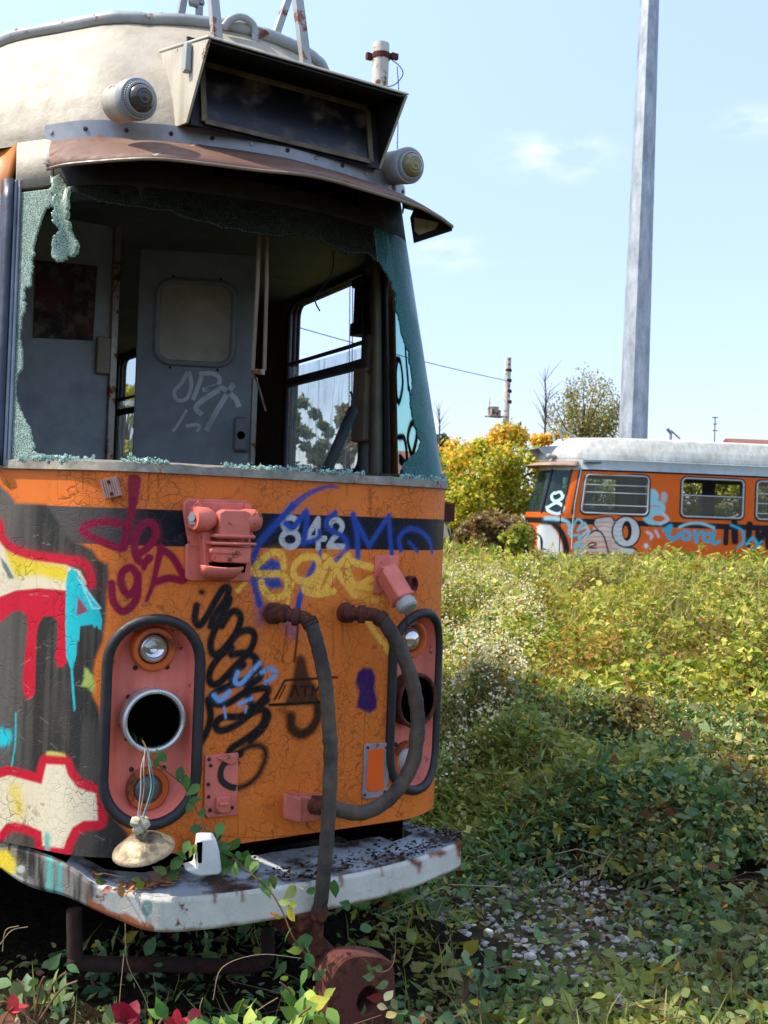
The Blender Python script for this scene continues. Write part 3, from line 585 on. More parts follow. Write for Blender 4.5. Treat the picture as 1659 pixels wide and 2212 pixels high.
# quarter window on the far side, with black letters
def quarter(cv):
    k = lambda L: np.array([[1.52-(x-1130)/230.*.44, 1.74+(1745-y)/1300.*.8] for x, y in L])
    for L, w in (([(1150, 870), (1185, 900), (1195, 1050), (1160, 1170), (1140, 1120), (1142, 950), (1160, 880)], .03), ([(1242, 830), (1238, 1100)], .03), ([(1245, 1100), (1245, 1290)], .022), ([(1285, 1000), (1285, 1040)], .045),
        ([(1145, 1420), (1185, 1440), (1190, 1600), (1150, 1560)], .03), ([(1240, 1640), (1205, 1450), (1240, 1340), (1265, 1420), (1200, 1640)], .03), ([(1320, 1330), (1290, 1400), (1330, 1500), (1280, 1600)], .03), ([(1150, 1590), (1185, 1640), (1175, 1730), (1150, 1740)], .03)):
        cv.stroke(k(L), w, INK, .003)
    cv.stroke(k([(1310, 1190), (1340, 1260), (1390, 1330)]), .02, WHITE, .004); cv.stroke(k([(1375, 1260), (1340, 1250)]), .02, WHITE, .004)
skin('quarter_window', .95, 1.53, 1.72, 2.62, .006, m_teal, TR, off=-.01, canvas=quarter, base=(0, 0, 0))
# ------------------------------------------------------------------ tram 1: walls, cab inside
RW = [(1.0, 1.52, 1.72, 2.62, .03), (1.87, 2.87, 1.80, 2.73, .07), (3.4, 4.35, 1.9, 2.73, .08), (4.66, 5.74, 1.9, 2.73, .08), (6.1, 7.1, 1.9, 2.7, .08), (7.5, 8.5, 1.9, 2.7, .08)]
holes = [(lambda a, z, w=w: rrect(a, z, *w)) for w in RW]
skin('upper_side', .93, 10., 1.71, 2.79, .03, m_orpl, TR, holes=holes)
skin('wall_lining', 1.0, 10., 1.60, 2.79, .03, m_darkgrey, TR, holes=holes, off=-.05)
mb = MB()
for sg in (-1,):
    ss = -np.array(list(np.arange(1.4, 3, .1))+[4, 6, 8, 10.]); mb.grid(np.array([S(ss, 1.71), S(ss, 2.79)]))
mb.build('upper_side', m_orpl, TR, solid=.03)
for i, w in enumerate(RW[1:]):
    P = rr_path(*w); mb = MB()
    for off, r in ((-.05, .015), (-.02, .015), (.004, .012)): mb.tube(S(P[:, 0], P[:, 1], off), r, 8, closed=True)
    fr = mb.build('side_window', m_blackfr, TR)
    if i == 0:
        mb = MB(); mb.tube(S(P[:, 0], P[:, 1], -.035), .005, 6, closed=True); mb.build('trim', m_steel, fr)
    za = w[2]+.6*(w[3]-w[2]) if i else 2.385; zb_ = za-.055
    for z, r, nm in ((za+.015, .011, 'sash'), (zb_-.03, .026, 'sash_rail')):
        mb = MB(); a = np.linspace(w[0]+.01, w[1]-.01, 6); mb.tube(S(a, z+0*a, -.05), r, 8); mb.build(nm, m_blackfr if i else m_darkgrey, fr)
    a = np.linspace(w[0], w[1], 12)
    mb = MB(); mb.grid(np.array([S(a, w[2], -.035), S(a, za, -.035)])); mb.build('pane', m_dusty, fr)
    if i: mb = MB(); mb.grid(np.array([S(a, za, -.03), S(a, w[3], -.03)])); mb.build('pane', m_clear, fr)
# posts of the far corner, seen from inside
mb = MB(); zz = np.linspace(1.66, 2.72, 12)
for s0, wd, of in ((1.605, .05, -.065),):
    G = [S(np.array([s0-wd, s0+wd]), z, of) for z in zz]; mb.grid(np.array(G))
BP = mb.build('corner_post', m_brownpost, TR, solid=.03)
mb = MB()
for z in (1.8, 2.0, 2.2, 2.4, 2.6): MB().lathe([(.008, 0), (.007, .004), (0, .005)], S(1.605, z, -.082), -SN(1.605), 8).build('screw', m_screw, BP)
mb = MB(); mb.tube(S(1.535+0*zz, zz, -.045), .009, 8); mb.build('rubber_seal', m_rubber, TR)
mb = MB(); mb.grid(np.array([S(np.array([1.66, 1.83]), z, -.062) for z in zz])); mb.build('window_pillar', m_grey, TR, solid=.02)
def slab(p_lo, p_hi, w, d): pass
e_in = -SN(1.75); e_s = np.cross([0, 0, 1.], e_in)
mb = MB(); c = S(1.74, 2.09, -.1); mb.box(c, (.14, .05, .33), [e_s, e_in, [0, 0, 1]]); mb.build('control_box', m_brownpost, TR, bevel=.012)
mb = MB(); c = S(1.78, 2.55, -.1); mb.box(c, (.09, .06, .2), [e_s, e_in, [0, 0, 1]]); mb.box(c+[0, 0, .1], (.13, .07, .04), [e_s, e_in, [0, 0, 1]]); mb.box(c-[0, 0, .11], (.13, .07, .06), [e_s, e_in, [0, 0, 1]]); mb.build('blind_roller', m_blackfr, TR, bevel=.006)
p0 = ony(702, 1026, .5); p1 = ony(763, 885, .62); mb = MB(); mb.tube([p0, p0*.5+p1*.5, p1], .021, 12); mb.tube([p1, p1+[.005, .02, .02], p1+[.012, .03, .06], p1+[.002, .03, .075]], .005, 6); mb.build('control_lever', m_rubber, TR)
# floor, ceiling, desk, rear walls
mb = MB(); mb.box((XC, 5., .88), (1.95, 8., .04)); mb.build('cab_floor', m_darkgrey, TR)
ca_ = np.concatenate([-np.array([9., 5, 3]), np.linspace(-2, 2, 60), [3, 5, 9.]]); mb = MB(); mb.add(S(ca_, 2.75, -.04), [tuple(range(len(ca_)))]); mb.build('cab_ceiling', m_darkgrey, TR)
mb = MB(); mb.box((.15, .36, 1.62), (1.1, .36, .05)); mb.build('driver_desk', m_darkgrey, TR, bevel=.01)
# cab door, ajar, and partition
DP = np.array([-.02, 1.28, 0]); DX = np.array([.9, -.436, 0]); DX /= np.linalg.norm(DX); DN = np.array([-DX[1]*-1, -DX[0], 0]); DN = np.array([DX[1], -DX[0], 0])
dpt = lambda x, y, o=0.: onpl(x, y, DP+DN*o, DN)
a, b = dpt(296, 700), dpt(553, 700); zt = dpt(400, 541)[2]
wd = np.linalg.norm((b-a)[:2]); a[2] = 0; mid = a+DX*wd/2
mb = MB(); mb.box((mid[0]-DN[0]*.02, mid[1]-DN[1]*.02, (zt+.9)/2), (wd, .04, zt-.9), [DX, DN, [0, 0, 1]]); DR = mb.build('cab_door', m_grey, TR, bevel=.006)
def onto(L, o): return np.array([dpt(x, y, o) for x, y in L])
wl = dpt(340, 690); wr = dpt(505, 690); wt = dpt(425, 610)[2]; wb = dpt(420, 786)[2]
def dxy(u, z, o): return a+DX*u+DN*o+np.array([0, 0, z])
u0, u1 = (wl-a) @ DX, (wr-a) @ DX
P = rr_path(u0, u1, wb, wt, .06); mb = MB(); mb.tube([dxy(u, z, .008) for u, z in P], .012, 8, closed=True); DW = mb.build('door_window', m_grey, DR)
mb = MB(); mb.add([dxy(u, z, .006) for u, z in P], [tuple(range(len(P)))]); mb.build('pane', m_milky, DW)
mb = MB(); 
for z in (wb-.02, wt+.02):
    for u in (u0+.06, u1-.06): MB().lathe([(.006, 0), (.004, .006), (0, .006)], dxy(u, z, .0), DN, 8).build('screw', m_screw, DW)
lk = dpt(521, 938, .02); mb = MB(); mb.box(lk, (.065, .03, .145), [DX, DN, [0, 0, 1]]); LK = mb.build('door_lock', M('lock_grey', '#6a6e70', .5, dirt=.2), DR, bevel=.012)
mb = MB(); mb.lathe([(.017, 0), (.015, .004), (0, .004)], lk+DN*.0155-[0, 0, .005], DN, 16); mb.build('keyhole_shade', m_holeshade, LK)
def dstroke(L, w, nm='chalk_tag'):
    P = spline([dpt(x, y, .003) for x, y in c3(L)], 6); mb = MB(); mb.tube(P, w, 6, flat=.05); return mb
mb = MB()
for L, w in (([(1215, 1370), (1180, 1440), (1130, 1500), (1150, 1555), (1210, 1545), (1240, 1460), (1225, 1370)], .008), ([(1310, 1400), (1250, 1555)], .009), ([(1290, 1385), (1380, 1385), (1425, 1420), (1400, 1470), (1310, 1490)], .009), ([(1330, 1490), (1420, 1470), (1520, 1540), (1550, 1600)], .011), ([(1420, 1490), (1310, 1560), (1270, 1610), (1310, 1650)], .011), ([(1515, 1450), (1420, 1600), (1335, 1755)], .011), ([(1210, 1620), (1150, 1720), (1120, 1760)], .006), ([(1205, 1725), (1270, 1715), (1295, 1730), (1275, 1760)], .007)):
    P = spline([dpt(x, y, .002) for x, y in c3(L)], 6); d = np.gradient(P, axis=0); d /= np.linalg.norm(d, axis=1)[:, None]+1e-9; s_ = np.cross(d, DN)*w
    mb.grid(np.array([P-s_, P+s_]))
mb.build('chalk_tag', M('chalky_paint', '#b4bcc0', .8, var=.4), DR)
PY = 1.32
pl_, pr_ = ony(40, 700, PY)[0], ony(247, 700, PY)[0]; ptop = ony(190, 465, PY)[2]
mb = MB(); mb.box(((pl_-.35+pr_)/2, PY+.02, (ptop+.9)/2), (pr_-pl_+.35, .04, ptop-.9)); PT = mb.build('partition', M('partition_grey', '#8e999e', .55, var=.2, dirt=.45, dirtcol='#2e3032'), TR, bevel=.004)
mb = MB(); mb.box((pr_-.005, PY-.01, (ptop+.9)/2), (.03, .03, ptop-.9)); mb.build('edge_trim', m_steel, PT, bevel=.004)
n_ = [ony(x, y, PY-.004) for x, y in c3([(232, 650), (628, 690), (600, 1170), (215, 1150)])]
mb = MB(); mb.prism(n_, (0, -.006, 0)); t = NT('torn_notice'); cc = t.mix(t.rng(t.noise(7., 6., .7), .45, .55), hx('#4a1a14'), t.mix(t.rng(t.noise(16., 5.), .45, .6), hx('#1c1210'), hx('#57524a'))); mb.build('torn_notice', t.out(t.pbr(cc, .8)), PT)
h_ = ony(255-4, 765, PY-.02); mb = MB(); mb.box(ony(222, 768, PY-.02), (.055, .03, .15)); mb.build('latch_plate', m_brownpost, PT, bevel=.005)
# rear bulkhead closing the saloon, seats in shade
mb = MB(); mb.box((XC, 9., 1.75), (2., .05, 2.)); mb.build('rear_bulkhead', m_darkgrey, TR)
# hanging rods in the cab
for (x0, y0, x1, y1, Y, r) in ((563, 425, 546, 800, .36, .0075), (577, 428, 571, 800, .36, .0075)):
    mb = MB(); mb.tube([ony(x0, y0, Y), ony((x0+x1)/2+2, (y0+y1)/2, Y), ony(x1, y1, Y)], r, 8); mb.build('hanging_rod', M('tan_rod', '#7d6a56', .5, dirt=.4), TR)
mb = MB(); mb.box(ony(558, 803, .36), (.045, .012, .018)); mb.tube([ony(550, 812, .36), ony(560, 840, .36), ony(574, 888, .36)], .008, 6, flat=.3); mb.build('rod_clip', m_steel, TR)
mb = MB(); q0, q1 = ony(549, 815, .9), ony(545, 1005, .9); mb.box((q0+q1)/2, (.022, .02, abs(q0[2]-q1[2]))); mb.build('door_post', m_steel, TR, bevel=.003)
mb = MB(); mb.tube(spline([ony(720, 540, .6), ony(717, 590, .6), ony(690, 628, .6), ony(681, 640, .6), ony(682, 655, .6), ony(691, 672, .6)], 6), .003, 5); mb.build('loose_wire', m_blackfr, TR)
# ------------------------------------------------------------------ tram 1: roof
RP = [(2.79, 0), (2.84, .0), (2.94, .03), (3.06, .10), (3.17, .205), (3.27, .305), (3.325, .37), (3.335, .42), (3.36, .65), (3.375, 1.0)]
def RO(s, i): 
    z, q = RP[i]; sg, w, y, t = plan(s); w = w*(1-.1*1.15)*(1-q/1.12); y = y+.17*1.15+q*.9
    return np.stack(np.broadcast_arrays(XC+sg*w, y, z), -1)
def rsh(s): return np.interp(s, [-.3, .3, 1., 1.9], [.05, .13, .13, .05])
def roof_builder(name, mat, parent, smax, T=None):
    ss = np.concatenate([-np.array([smax, smax*.6, 3.5]), np.arange(-3, 3.01, .05), [3.5, smax*.6, smax]])
    zi = np.linspace(0, len(RP)-1, 33); P = np.array([[RP[int(min(k, len(RP)-2))][j]*(1-(k-min(int(k), len(RP)-2)))+RP[min(int(k), len(RP)-2)+1][j]*(k-min(int(k), len(RP)-2)) for j in (0, 1)] for k in zi])
    sg, w, y, t = plan(ss); G = []
    for z, q in P:
        lump = .004*(fbm(ss*9+z*40, z*30+ss*3)-.5)
        G.append(np.stack([XC+sg*w*(1-1.15*rsh(ss))*(1-q*np.interp(np.abs(ss), [.5, 1.3], [.8, .38])), y+.17*1.15+1.15*bul(ss)+q*.9+lump*3, z+0*ss+lump*2], -1))
    mb = MB(); mb.grid(np.array(G)); mb.add(np.array([G[-1][0], G[-1][-1], G[-1][len(ss)//2]]), []); n = len(ss); last = np.array(G[-1]); mb.add(last, [tuple(range(n))])
    return mb.build(name, mat, parent, smooth=70, T=T)
RF = roof_builder('roof', m_roof, TR, 11.)
def roofpt(s, q_at):
    qs = [r[1] for r in RP]; z = np.interp(q_at, qs[1:], [r[0] for r in RP][1:]); sg, w, y, t = plan(s)
    return np.stack([XC+sg*w*(1-1.15*rsh(s))*(1-q_at*np.interp(np.abs(s), [.5, 1.3], [.8, .38])), y+.17*1.15+1.15*bul(s)+q_at*.9, z+0*w], -1)
mb = MB(); ss = np.concatenate([np.arange(-6, -1.5, .25), np.arange(-1.5, 1.5, .03), np.arange(1.5, 6, .25)]); P = roofpt(ss, .37); P[:, 2] += .012+.006*fbm(ss*12, ss*5); mb.tube(P, .022+.008*fbm(ss*22, ss*3), 8); mb.build('roof_rim', m_roofgrey, RF, smooth=60)
# alloy band and brown visor under it
s0 = U([(104, 290)])[0, 0]
mb = MB(); ss = np.linspace(s0, .84, 60); mb.grid(np.array([S(ss, 2.778, .004), S(ss, 2.78, .014), S(ss, 2.838, .016), S(ss, 2.843, .002)])); VB = mb.build('gutter_band', m_band, TR)
mb = MB()
for s1 in np.linspace(s0+.03, .78, 13): MB().lathe([(.008, 0), (.007, .004), (0, .005)], S(s1, 2.81, .016), SN(s1), 8).build('rivet', m_band if rng.random() < .5 else m_screw, VB)
lipD = [(102, 365), (130, 358), (167, 353), (267, 345), (333, 343), (400, 348), (553, 367), (674, 380), (781, 408), (896, 444), (945, 467), (977, 490)]
LP = spline([onz(x, y, 2.65) for x, y in lipD], 6); tt = np.linspace(0, 1, len(LP)); 
bs = s0+(.76-s0)*(tt**1.05); top = S(bs, 2.779, .006)
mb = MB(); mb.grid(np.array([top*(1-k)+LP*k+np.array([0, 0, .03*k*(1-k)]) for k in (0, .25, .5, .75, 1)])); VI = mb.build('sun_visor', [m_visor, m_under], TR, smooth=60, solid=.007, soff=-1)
mb = MB(); mb.tube(LP, .006, 8); mb.build('visor_lip', M('visor_edge', '#8a7660', .5, var=.3, dirt=.4), VI)
for k in (0.02, .36):
    i = int(k*(len(LP)-1)); q = [top[i]+(0, -.002, .006), LP[i]+(0, -.002, .01)]; d = np.array([1., 0, 0])*(.013 if k > .1 else .02)
    mb = MB(); mb.add([q[0]-d, q[0]+d, q[1]+d+[.02*(k > .1), 0, 0], q[1]-d+[.02*(k > .1), 0, 0]], [(0, 1, 2, 3)]); mb.build('visor_strap', m_hood, VI, solid=.003)
tip = LP[-1]; pn = FWD.copy(); pn[2] = 0
fl = [tip, tip-np.array([0, 0, .012]), onpl(894, 524, tip, pn), onpl(886, 470, tip, pn), onpl(896, 446, tip, pn)]
mb = MB(); mb.prism(fl, FWD*.012); mb.build('visor_flap', m_under, VI)
fl = [onpl(x, y, tip, pn) for x, y in ((894, 470), (948, 482), (940, 496), (905, 508), (895, 500))]; mb = MB(); mb.prism([p-FWD*.004 for p in fl], -FWD*.002); mb.build('peeling_patch', m_hood, VI)
# destination box
def H(x, z, y): return np.array([XC-.005+x, y, z])
hw = .366; mb = MB()
tp, bt = (3.035, .03), (2.825, .19)
for sg in (-1, 1):
    q = [H(sg*hw, bt[0], bt[1]), H(sg*hw, tp[0], tp[1]), H(sg*hw, 3.14, .44), H(sg*hw, 3.0, .4), H(sg*hw, 2.84, .3)]; sides = getattr(mb, 'sides', []); sides.append((q, sg)); mb.sides = sides
side_list = mb.sides
mb = MB(); mb.prism([H(-hw-.004, tp[0]+.002, tp[1]-.004), H(hw+.004, tp[0]+.002, tp[1]-.004), H(hw+.004, 3.14, .46), H(-hw-.004, 3.14, .46)], (0, .004, .01)); HB = mb.build('destination_box', m_hood, TR, bevel=.003)
for q, sg in side_list: MB().prism(q, (-sg*.008, 0, 0)).build('hood_side', m_hood, HB)
mb = MB()
for sg in (-1, 1): q = [H(sg*(hw-.009), bt[0], bt[1]+.004), H(sg*(hw-.009), tp[0]-.002, tp[1]+.006), H(sg*(hw-.009), 3.12, .4), H(sg*(hw-.009), 2.84, .3)]; mb.prism(q, (-sg*.003, 0, 0))
q = [H(-hw+.012, tp[0]-.002, tp[1]+.006), H(hw-.012, tp[0]-.002, tp[1]+.006), H(hw-.012, 3.12, .4), H(-hw+.012, 3.12, .4)]; mb.prism(q, (0, 0, -.004))
q = [H(-hw+.012, 2.82, .178), H(hw-.012, 2.82, .178), H(hw-.012, 3.12, .236), H(-hw+.012, 3.12, .236)]; mb.prism(q, (0, .01, 0)); mb.build('hood_lining', m_hooddark, HB)
t = NT('smeared_sign_glass'); b_ = t.noise(5.5, 3., .5, stretch=(1, 1, 1.4)); cc = t.mix(t.rng(b_, .47, .6), hx('#0b0b0c'), t.mix(t.rng(t.noise(18.), .4, .7), hx('#2c2721'), hx('#6e6350')))
m_sign = t.out(t.pbr(cc, .28, 0., t.bump(t.noise(20.), .05)))
gx0, gx1, gz0, gz1 = -.31, .31, 2.835, 3.03
mb = MB(); mb.prism([H(gx0, gz0, .172), H(gx1, gz0, .172), H(gx1, gz1, .21), H(gx0, gz1, .21)], (0, .01, 0)); mb.build('sign_glass', m_sign, HB)
mb = MB(); m_tan = M('tan_frame', '#6e6048', .7, var=.5, vs=16, dirt=.85, dirtcol='#17140f')
for q in ([(gx0-.012, gz0), (gx0+.006, gz0), (gx0+.006, gz1), (gx0-.012, gz1)], [(gx1-.006, gz0), (gx1+.012, gz0), (gx1+.012, gz1), (gx1-.006, gz1)], [(gx0, gz1-.006), (gx1, gz1-.006), (gx1, gz1+.012), (gx0, gz1+.012)], [(gx0, gz0-.008), (gx1, gz0-.008), (gx1, gz0+.008), (gx0, gz0+.008)]):
    mb.prism([H(x, z, .165+(z-gz0)*.195) for x, z in q], (0, .006, 0))
mb.build('sign_frame', m_tan, HB)
mb = MB(); mb.box(H(-hw-.012, 3.02, .17), (.02, .03, .09), None); mb.build('hood_hinge', m_roofgrey, HB, bevel=.004)
# marker lamps
for x_ in (-.507, .507):
    c = np.array([XC-.033+x_*(1 if x_ < 0 else .975), .165, 2.852]); ax = (.13 if x_ < 0 else .0, -.97, -.15)
    mb = MB(); mb.lathe([(.060, -.13), (.060, -.02), (.058, 0)], c, ax, 36); ML = mb.build('marker_lamp', m_hood, TR)
    mb = MB(); mb.lathe([(.058, -.03), (.063, -.028), (.064, .004), (.060, .010), (.052, .012), (.048, .024), (.043, .026), (.040, .02)], c, ax, 40)
    a3 = np.array(ax)/np.linalg.norm(ax); u = np.cross(a3, [0, 0, 1.]); u /= np.linalg.norm(u); w = np.cross(a3, u)
    for k in range(44): g = 2*math.pi*k/44; d = math.cos(g)*u+math.sin(g)*w; mb.box(c+a3*.016+d*.051, (.004, .004, .009), [np.cross(d, a3), d, a3])
    mb.build('lamp_bezel', m_roofgrey, ML)
    mb = MB(); mb.lathe([(.042, .014), (.041, .026), (.036, .038), (.027, .046), (.025, .045), (.017, .050), (.015, .049), (.008, .052), (0, .053)], c, ax, 36); mb.build('lamp_lens', M('amber_grey_lens', '#4a4440' if x_ < 0 else '#8a8258', .22, var=.35, dirt=.4, dirtcol='#2c2824'), ML, smooth=50)
# pantograph frame feet on the roof
def strut(p, q, w, d, name='frame_leg'):
    p, q = np.array(p), np.array(q); ax = q-p; L = np.linalg.norm(ax); ax /= L; u = np.array([1., 0, 0]); u -= ax*(u @ ax); u /= np.linalg.norm(u); v = np.cross(ax, u)
    mb = MB(); mb.box((p+q)/2, (w, d, L), [u, v, ax]); return mb
m_frame = M('frame_grey', '#a3a7a6', .5, var=.15, bump=.2, rust=.13, rs=6., dirt=.3)
PF = MB().box((XC, .66, 3.345), (.62, .05, .04))
PF = PF.build('pantograph_frame', m_frame, TR, bevel=.004)
for (x0, y0, Y0, x1, y1, Y1, w) in ((384, 64, .62, 406, -60, .62, .026), (471, 104, .40, 453, -80, .44, .034), (578, 128, .62, 645, -70, .62, .026), (664, 164, .40, 633, -80, .44, .034)):
    strut(ony(x0, y0, Y0), ony(x1, y1, Y1), w, .03).build('frame_leg', m_frame, PF, bevel=.003)
mb = MB(); mb.box(ony(424, 2, .6), (.045, .03, .04)); mb.box(ony(430, 30, .6), (.02, .03, .07)); mb.tube([ony(409, 4, .6), ony(440, 6, .6)], .012, 8); mb.build('frame_clamp', m_roofgrey, PF, bevel=.003)
mb = MB(); mb.tube(spline([ony(483, 58, .5), ony(495, 44, .5), ony(515, 36, .5), ony(535, 42, .5), ony(550, 62, .5), ony(549, 105, .5)], 8), .013, 10); mb.build('roof_conduit', m_roofgrey, TR, smooth=60)
# ------------------------------------------------------------------ tram 1: fittings on the nose
def P6(x, y, d): (a, b), = c6([(x, y)]); return ony(a, b, -d)
def P8(x, y, d): (a, b), = c8([(x, y)]); return ony(a, b, -d)
def pr6(L, d0, d1, mb): mb.prism([P6(x, y, d0) for x, y in L], (0, -(d1-d0), 0)); return mb
SK = MB(); pr6([(50, 480), (62, 470), (430, 480), (438, 500), (436, 680), (420, 696), (70, 692), (50, 675)], 0, .012, SK)
pr6([(32, 235), (60, 206), (410, 216), (440, 240), (440, 290), (432, 500), (70, 490), (35, 280)], .001, .016, SK)
SK = SK.build('coupling_socket', m_pink, TR, bevel=.006)
mb = MB()
pr6([(60, 380), (75, 260), (115, 222), (390, 230), (425, 262), (440, 300), (420, 420), (200, 430)], .012, .035, mb)
pr6([(130, 400), (180, 400), (190, 600), (250, 650), (225, 690), (160, 660), (140, 610)], .012, .05, mb)
pr6([(215, 285), (250, 268), (370, 272), (400, 290), (395, 410), (380, 440), (215, 440)], .03, .085, mb)
pr6([(185, 410), (420, 418), (420, 440), (185, 432)], .03, .095, mb); pr6([(160, 455), (420, 462), (420, 480), (160, 474)], .03, .105, mb)
pr6([(190, 485), (390, 492), (388, 585), (190, 575)], .03, .095, mb)
pr6([(195, 500), (385, 508), (385, 540), (195, 530)], .09, .1, mb)
mb.build('socket_body', m_pink, SK, bevel=.007)
mb = MB(); a, b = P6(105, 322, .055), P6(235, 330, .05); mb.lathe([(.034, 0), (.036, .008), (.036, .04), (.030, .055), (.02, .07)], a, b-a, 24, cap0=True); mb.build('socket_knob', m_pink, SK, smooth=50); mb = MB(); a, b = P6(490, 335, .05), P6(370, 335, .05); mb.lathe([(.012, -.008), (.028, 0), (.035, .016), (.036, .05), (.03, .07)], a, b-a, 24, cap0=True); mb.build('socket_knob', m_pink, SK, smooth=50)
mb = MB(); a = P6(110, 322, .056); mb.lathe([(.022, 0), (.022, .006), (.011, .006), (.011, .016), (0, .016)], a, P6(80, 316, .075)-a, 6); 
mb.build('bolt', m_steel, SK)
for x, y in ((135, 238), (420, 252), (430, 420)): a = P6(x, y, .036); MB().lathe([(.012, 0), (.012, .012), (0, .012)], a, (0, -1, 0), 6).build('bolt', m_pink, SK)
mb = MB(); pr6([(170, 578), (385, 588), (375, 640), (180, 625)], .02, .06, mb); mb.build('socket_opening_shade', m_holeshade, SK)
LPp = [P6(150, 595, .06), P6(175, 600, .10), P6(270, 612, .12), P6(360, 612, .11), P6(390, 605, .07)]; lo = [P6(150, 650, .05), P6(180, 672, .07), P6(250, 690, .075), P6(330, 672, .07), P6(385, 625, .06)]
mb = MB(); mb.grid(np.array([spline(LPp, 5), spline([(p+q)/2-np.array([0, .004, 0]) for p, q in zip(LPp, lo)], 5), spline(lo, 5)])); mb.build('socket_lip', m_pink, SK, solid=.006, smooth=60)
# jumper socket on the right
JS = MB(); pr6([(1175, 542), (1315, 542), (1312, 655), (1200, 772), (1166, 768)], 0, .008, JS); JS = JS.build('jumper_socket', m_pink, TR, bevel=.003)
a, b = P6(1240, 625, .03), P6(1345, 800, .11); ax = b-a; L = np.linalg.norm(ax); ax /= L; u = np.cross(ax, [0, -1, 0]); u /= np.linalg.norm(u); v = np.cross(ax, u)
mb = MB(); mb.box((a+b)/2, (.062, .06, L), [u, v, ax]); mb.box(b, (.07, .068, .012), [u, v, ax]); mb.build('socket_arm', m_pink, JS, bevel=.006)
mb = MB(); mb.lathe([(.031, 0), (.034, .005), (.034, .03), (.028, .036), (0, .038)], b+ax*.006, ax, 20, cap0=True); mb.build('socket_cap', M('cap_grey', '#9a9a92', .5, var=.2, dirt=.4), JS)
mb = MB(); 
for k in range(9): mb.tube([P6(1365-3*math.sin(k), 880+k*15, .11)+np.array([.003*math.cos(g), 0, .005*math.sin(g)]) if k % 2 else P6(1365-3*math.sin(k), 880+k*15, .11)+np.array([0, .003*math.cos(g), .005*math.sin(g)]) for g in np.arange(0, 6.28, 1.05)], .0013, 5, closed=True)
mb.build('chain', m_screw, JS)
mb = MB(); mb.lathe([(.03, 0), (.03, .02), (.024, .022), (.022, .006), (0, .006)], P6(1378, 712, .0), (0.4, -1, 0), 20); mb.build('small_port', m_rust, TR)
# pipes and rubber hoses
def hose(fit, hz, r, name, rf):
    mb = MB(); P = np.array([P6(*p) for p in fit]); mb.lathe([(.034, -.01), (.034, .012), (.026, .018), (.024, .05)], P[0], P[1]-P[0], 18, cap0=True); mb.tube(spline(P, 5), rf, 12)
    for k in (1, 2): d = P[k+1]-P[k]; mb.lathe([(rf*1.0, -.012), (rf*1.35, -.01), (rf*1.35, .01), (rf, .012)], P[k], d, 14)
    a = mb.build('pipe_fitting', m_rust, TR, smooth=50)
    Q = spline(hz, 8); mb = MB(); mb.tube(Q, r*(1+.035*np.sin(np.arange(len(Q))*1.3)+rng.normal(0, .012, len(Q))), 14); h = mb.build('air_hose', m_hose, a, smooth=70)
    mb = MB()
    for k in (1, 4): mb.lathe([(r*1.02, -.006), (r*1.18, -.005), (r*1.18, .005), (r*1.02, .006)], Q[k], Q[k+1]-Q[k], 16)
    mb.build('hose_clip', m_screw, h)
hose([(580, 885, .02), (640, 885, .07), (710, 905, .1), (760, 910, .115), (800, 940, .13)], [P6(785, 925, .125), P6(812, 985, .14), P6(850, 1120, .15), P6(885, 1300, .16), P6(903, 1480, .165), P6(910, 1640, .17), P8(864, 180, .172), P8(866, 330, .175), P8(856, 600, .185), P8(838, 850, .19), P8(820, 1040, .185), P8(806, 1150, .17)], .0225, 'hose', .021)
hose([(1000, 880, -.005), (1030, 885, .05), (1100, 890, .08), (1170, 893, .095), (1215, 920, .11)], [P6(1200, 905, .105), P6(1240, 945, .12), P6(1310, 1060, .135), P6(1375, 1210, .145), P6(1412, 1350, .15), P6(1432, 1500, .15), P6(1430, 1640, .15), P8(1350, 150, .15), P8(1335, 300, .15), P8(1270, 440, .145), P8(1170, 550, .14), P8(1050, 608, .13), P8(940, 600, .12), P8(850, 565, .10)], .0243, 'hose', .022)
mb = MB(); mb.lathe([(.024, -.01), (.026, 0), (.026, .03), (.02, .035)], P8(806, 1150, .17), P8(795, 1200, .165)-P8(806, 1150, .17), 16); a = P8(795, 1185, .16); mb.box(a+[0, .01, -.06], (.03, .05, .12)); mb.box(a+[-.03, .03, -.02], (.06, .05, .05)); mb.build('hose_end_cock', m_rust, TR, bevel=.004)
HH = MB(); HH.prism([P8(x, y, .06) for x, y in ((595, 490), (690, 520), (690, 665), (595, 640))], (0, -.02, 0)); HH.prism([P8(x, y, 0) for x, y in ((640, 488), (820, 510), (815, 625), (640, 640))], (0, -.06, 0)); HH = HH.build('hose_holder', m_pink, TR, bevel=.006)
mb = MB(); mb.lathe([(.03, 0), (.03, .05), (.026, .055)], P8(770, 565, .05), P8(860, 570, .11)-P8(770, 565, .05), 18); mb.build('holder_collar', m_rust, HH)
# small plates
HP_ = MB(); HP_.prism([P8(x, y, 0) for x, y in ((158, 285), (345, 270), (335, 620), (170, 636), (150, 600))], (0, -.01, 0)); HP_ = HP_.build('hinge_plate', m_pink, TR, bevel=.003)
mb = MB(); mb.prism([P8(x, y, .01) for x, y in ((222, 520), (302, 512), (298, 605), (216, 610))], (0, -.012, 0)); mb.prism([P8(x, y, .022) for x, y in ((238, 552), (288, 548), (288, 565), (238, 568))], (0, -.01, 0)); mb.build('latch', m_pink, HP_, bevel=.003); MB().prism([P8(x, y, .01) for x, y in ((225, 300), (342, 282), (340, 320), (300, 340), (260, 320))], (0, -.008, 0)).build('hinge', m_pink, HP_, bevel=.003)
mb = MB()
for x, y in ((185, 310), (195, 345), (190, 595), (315, 580), (180, 450), (182, 520)): MB().lathe([(.006, 0), (.005, .004), (0, .004)], P8(x, y, .01), (0, -1, 0), 8).build('screw', m_screw, HP_)
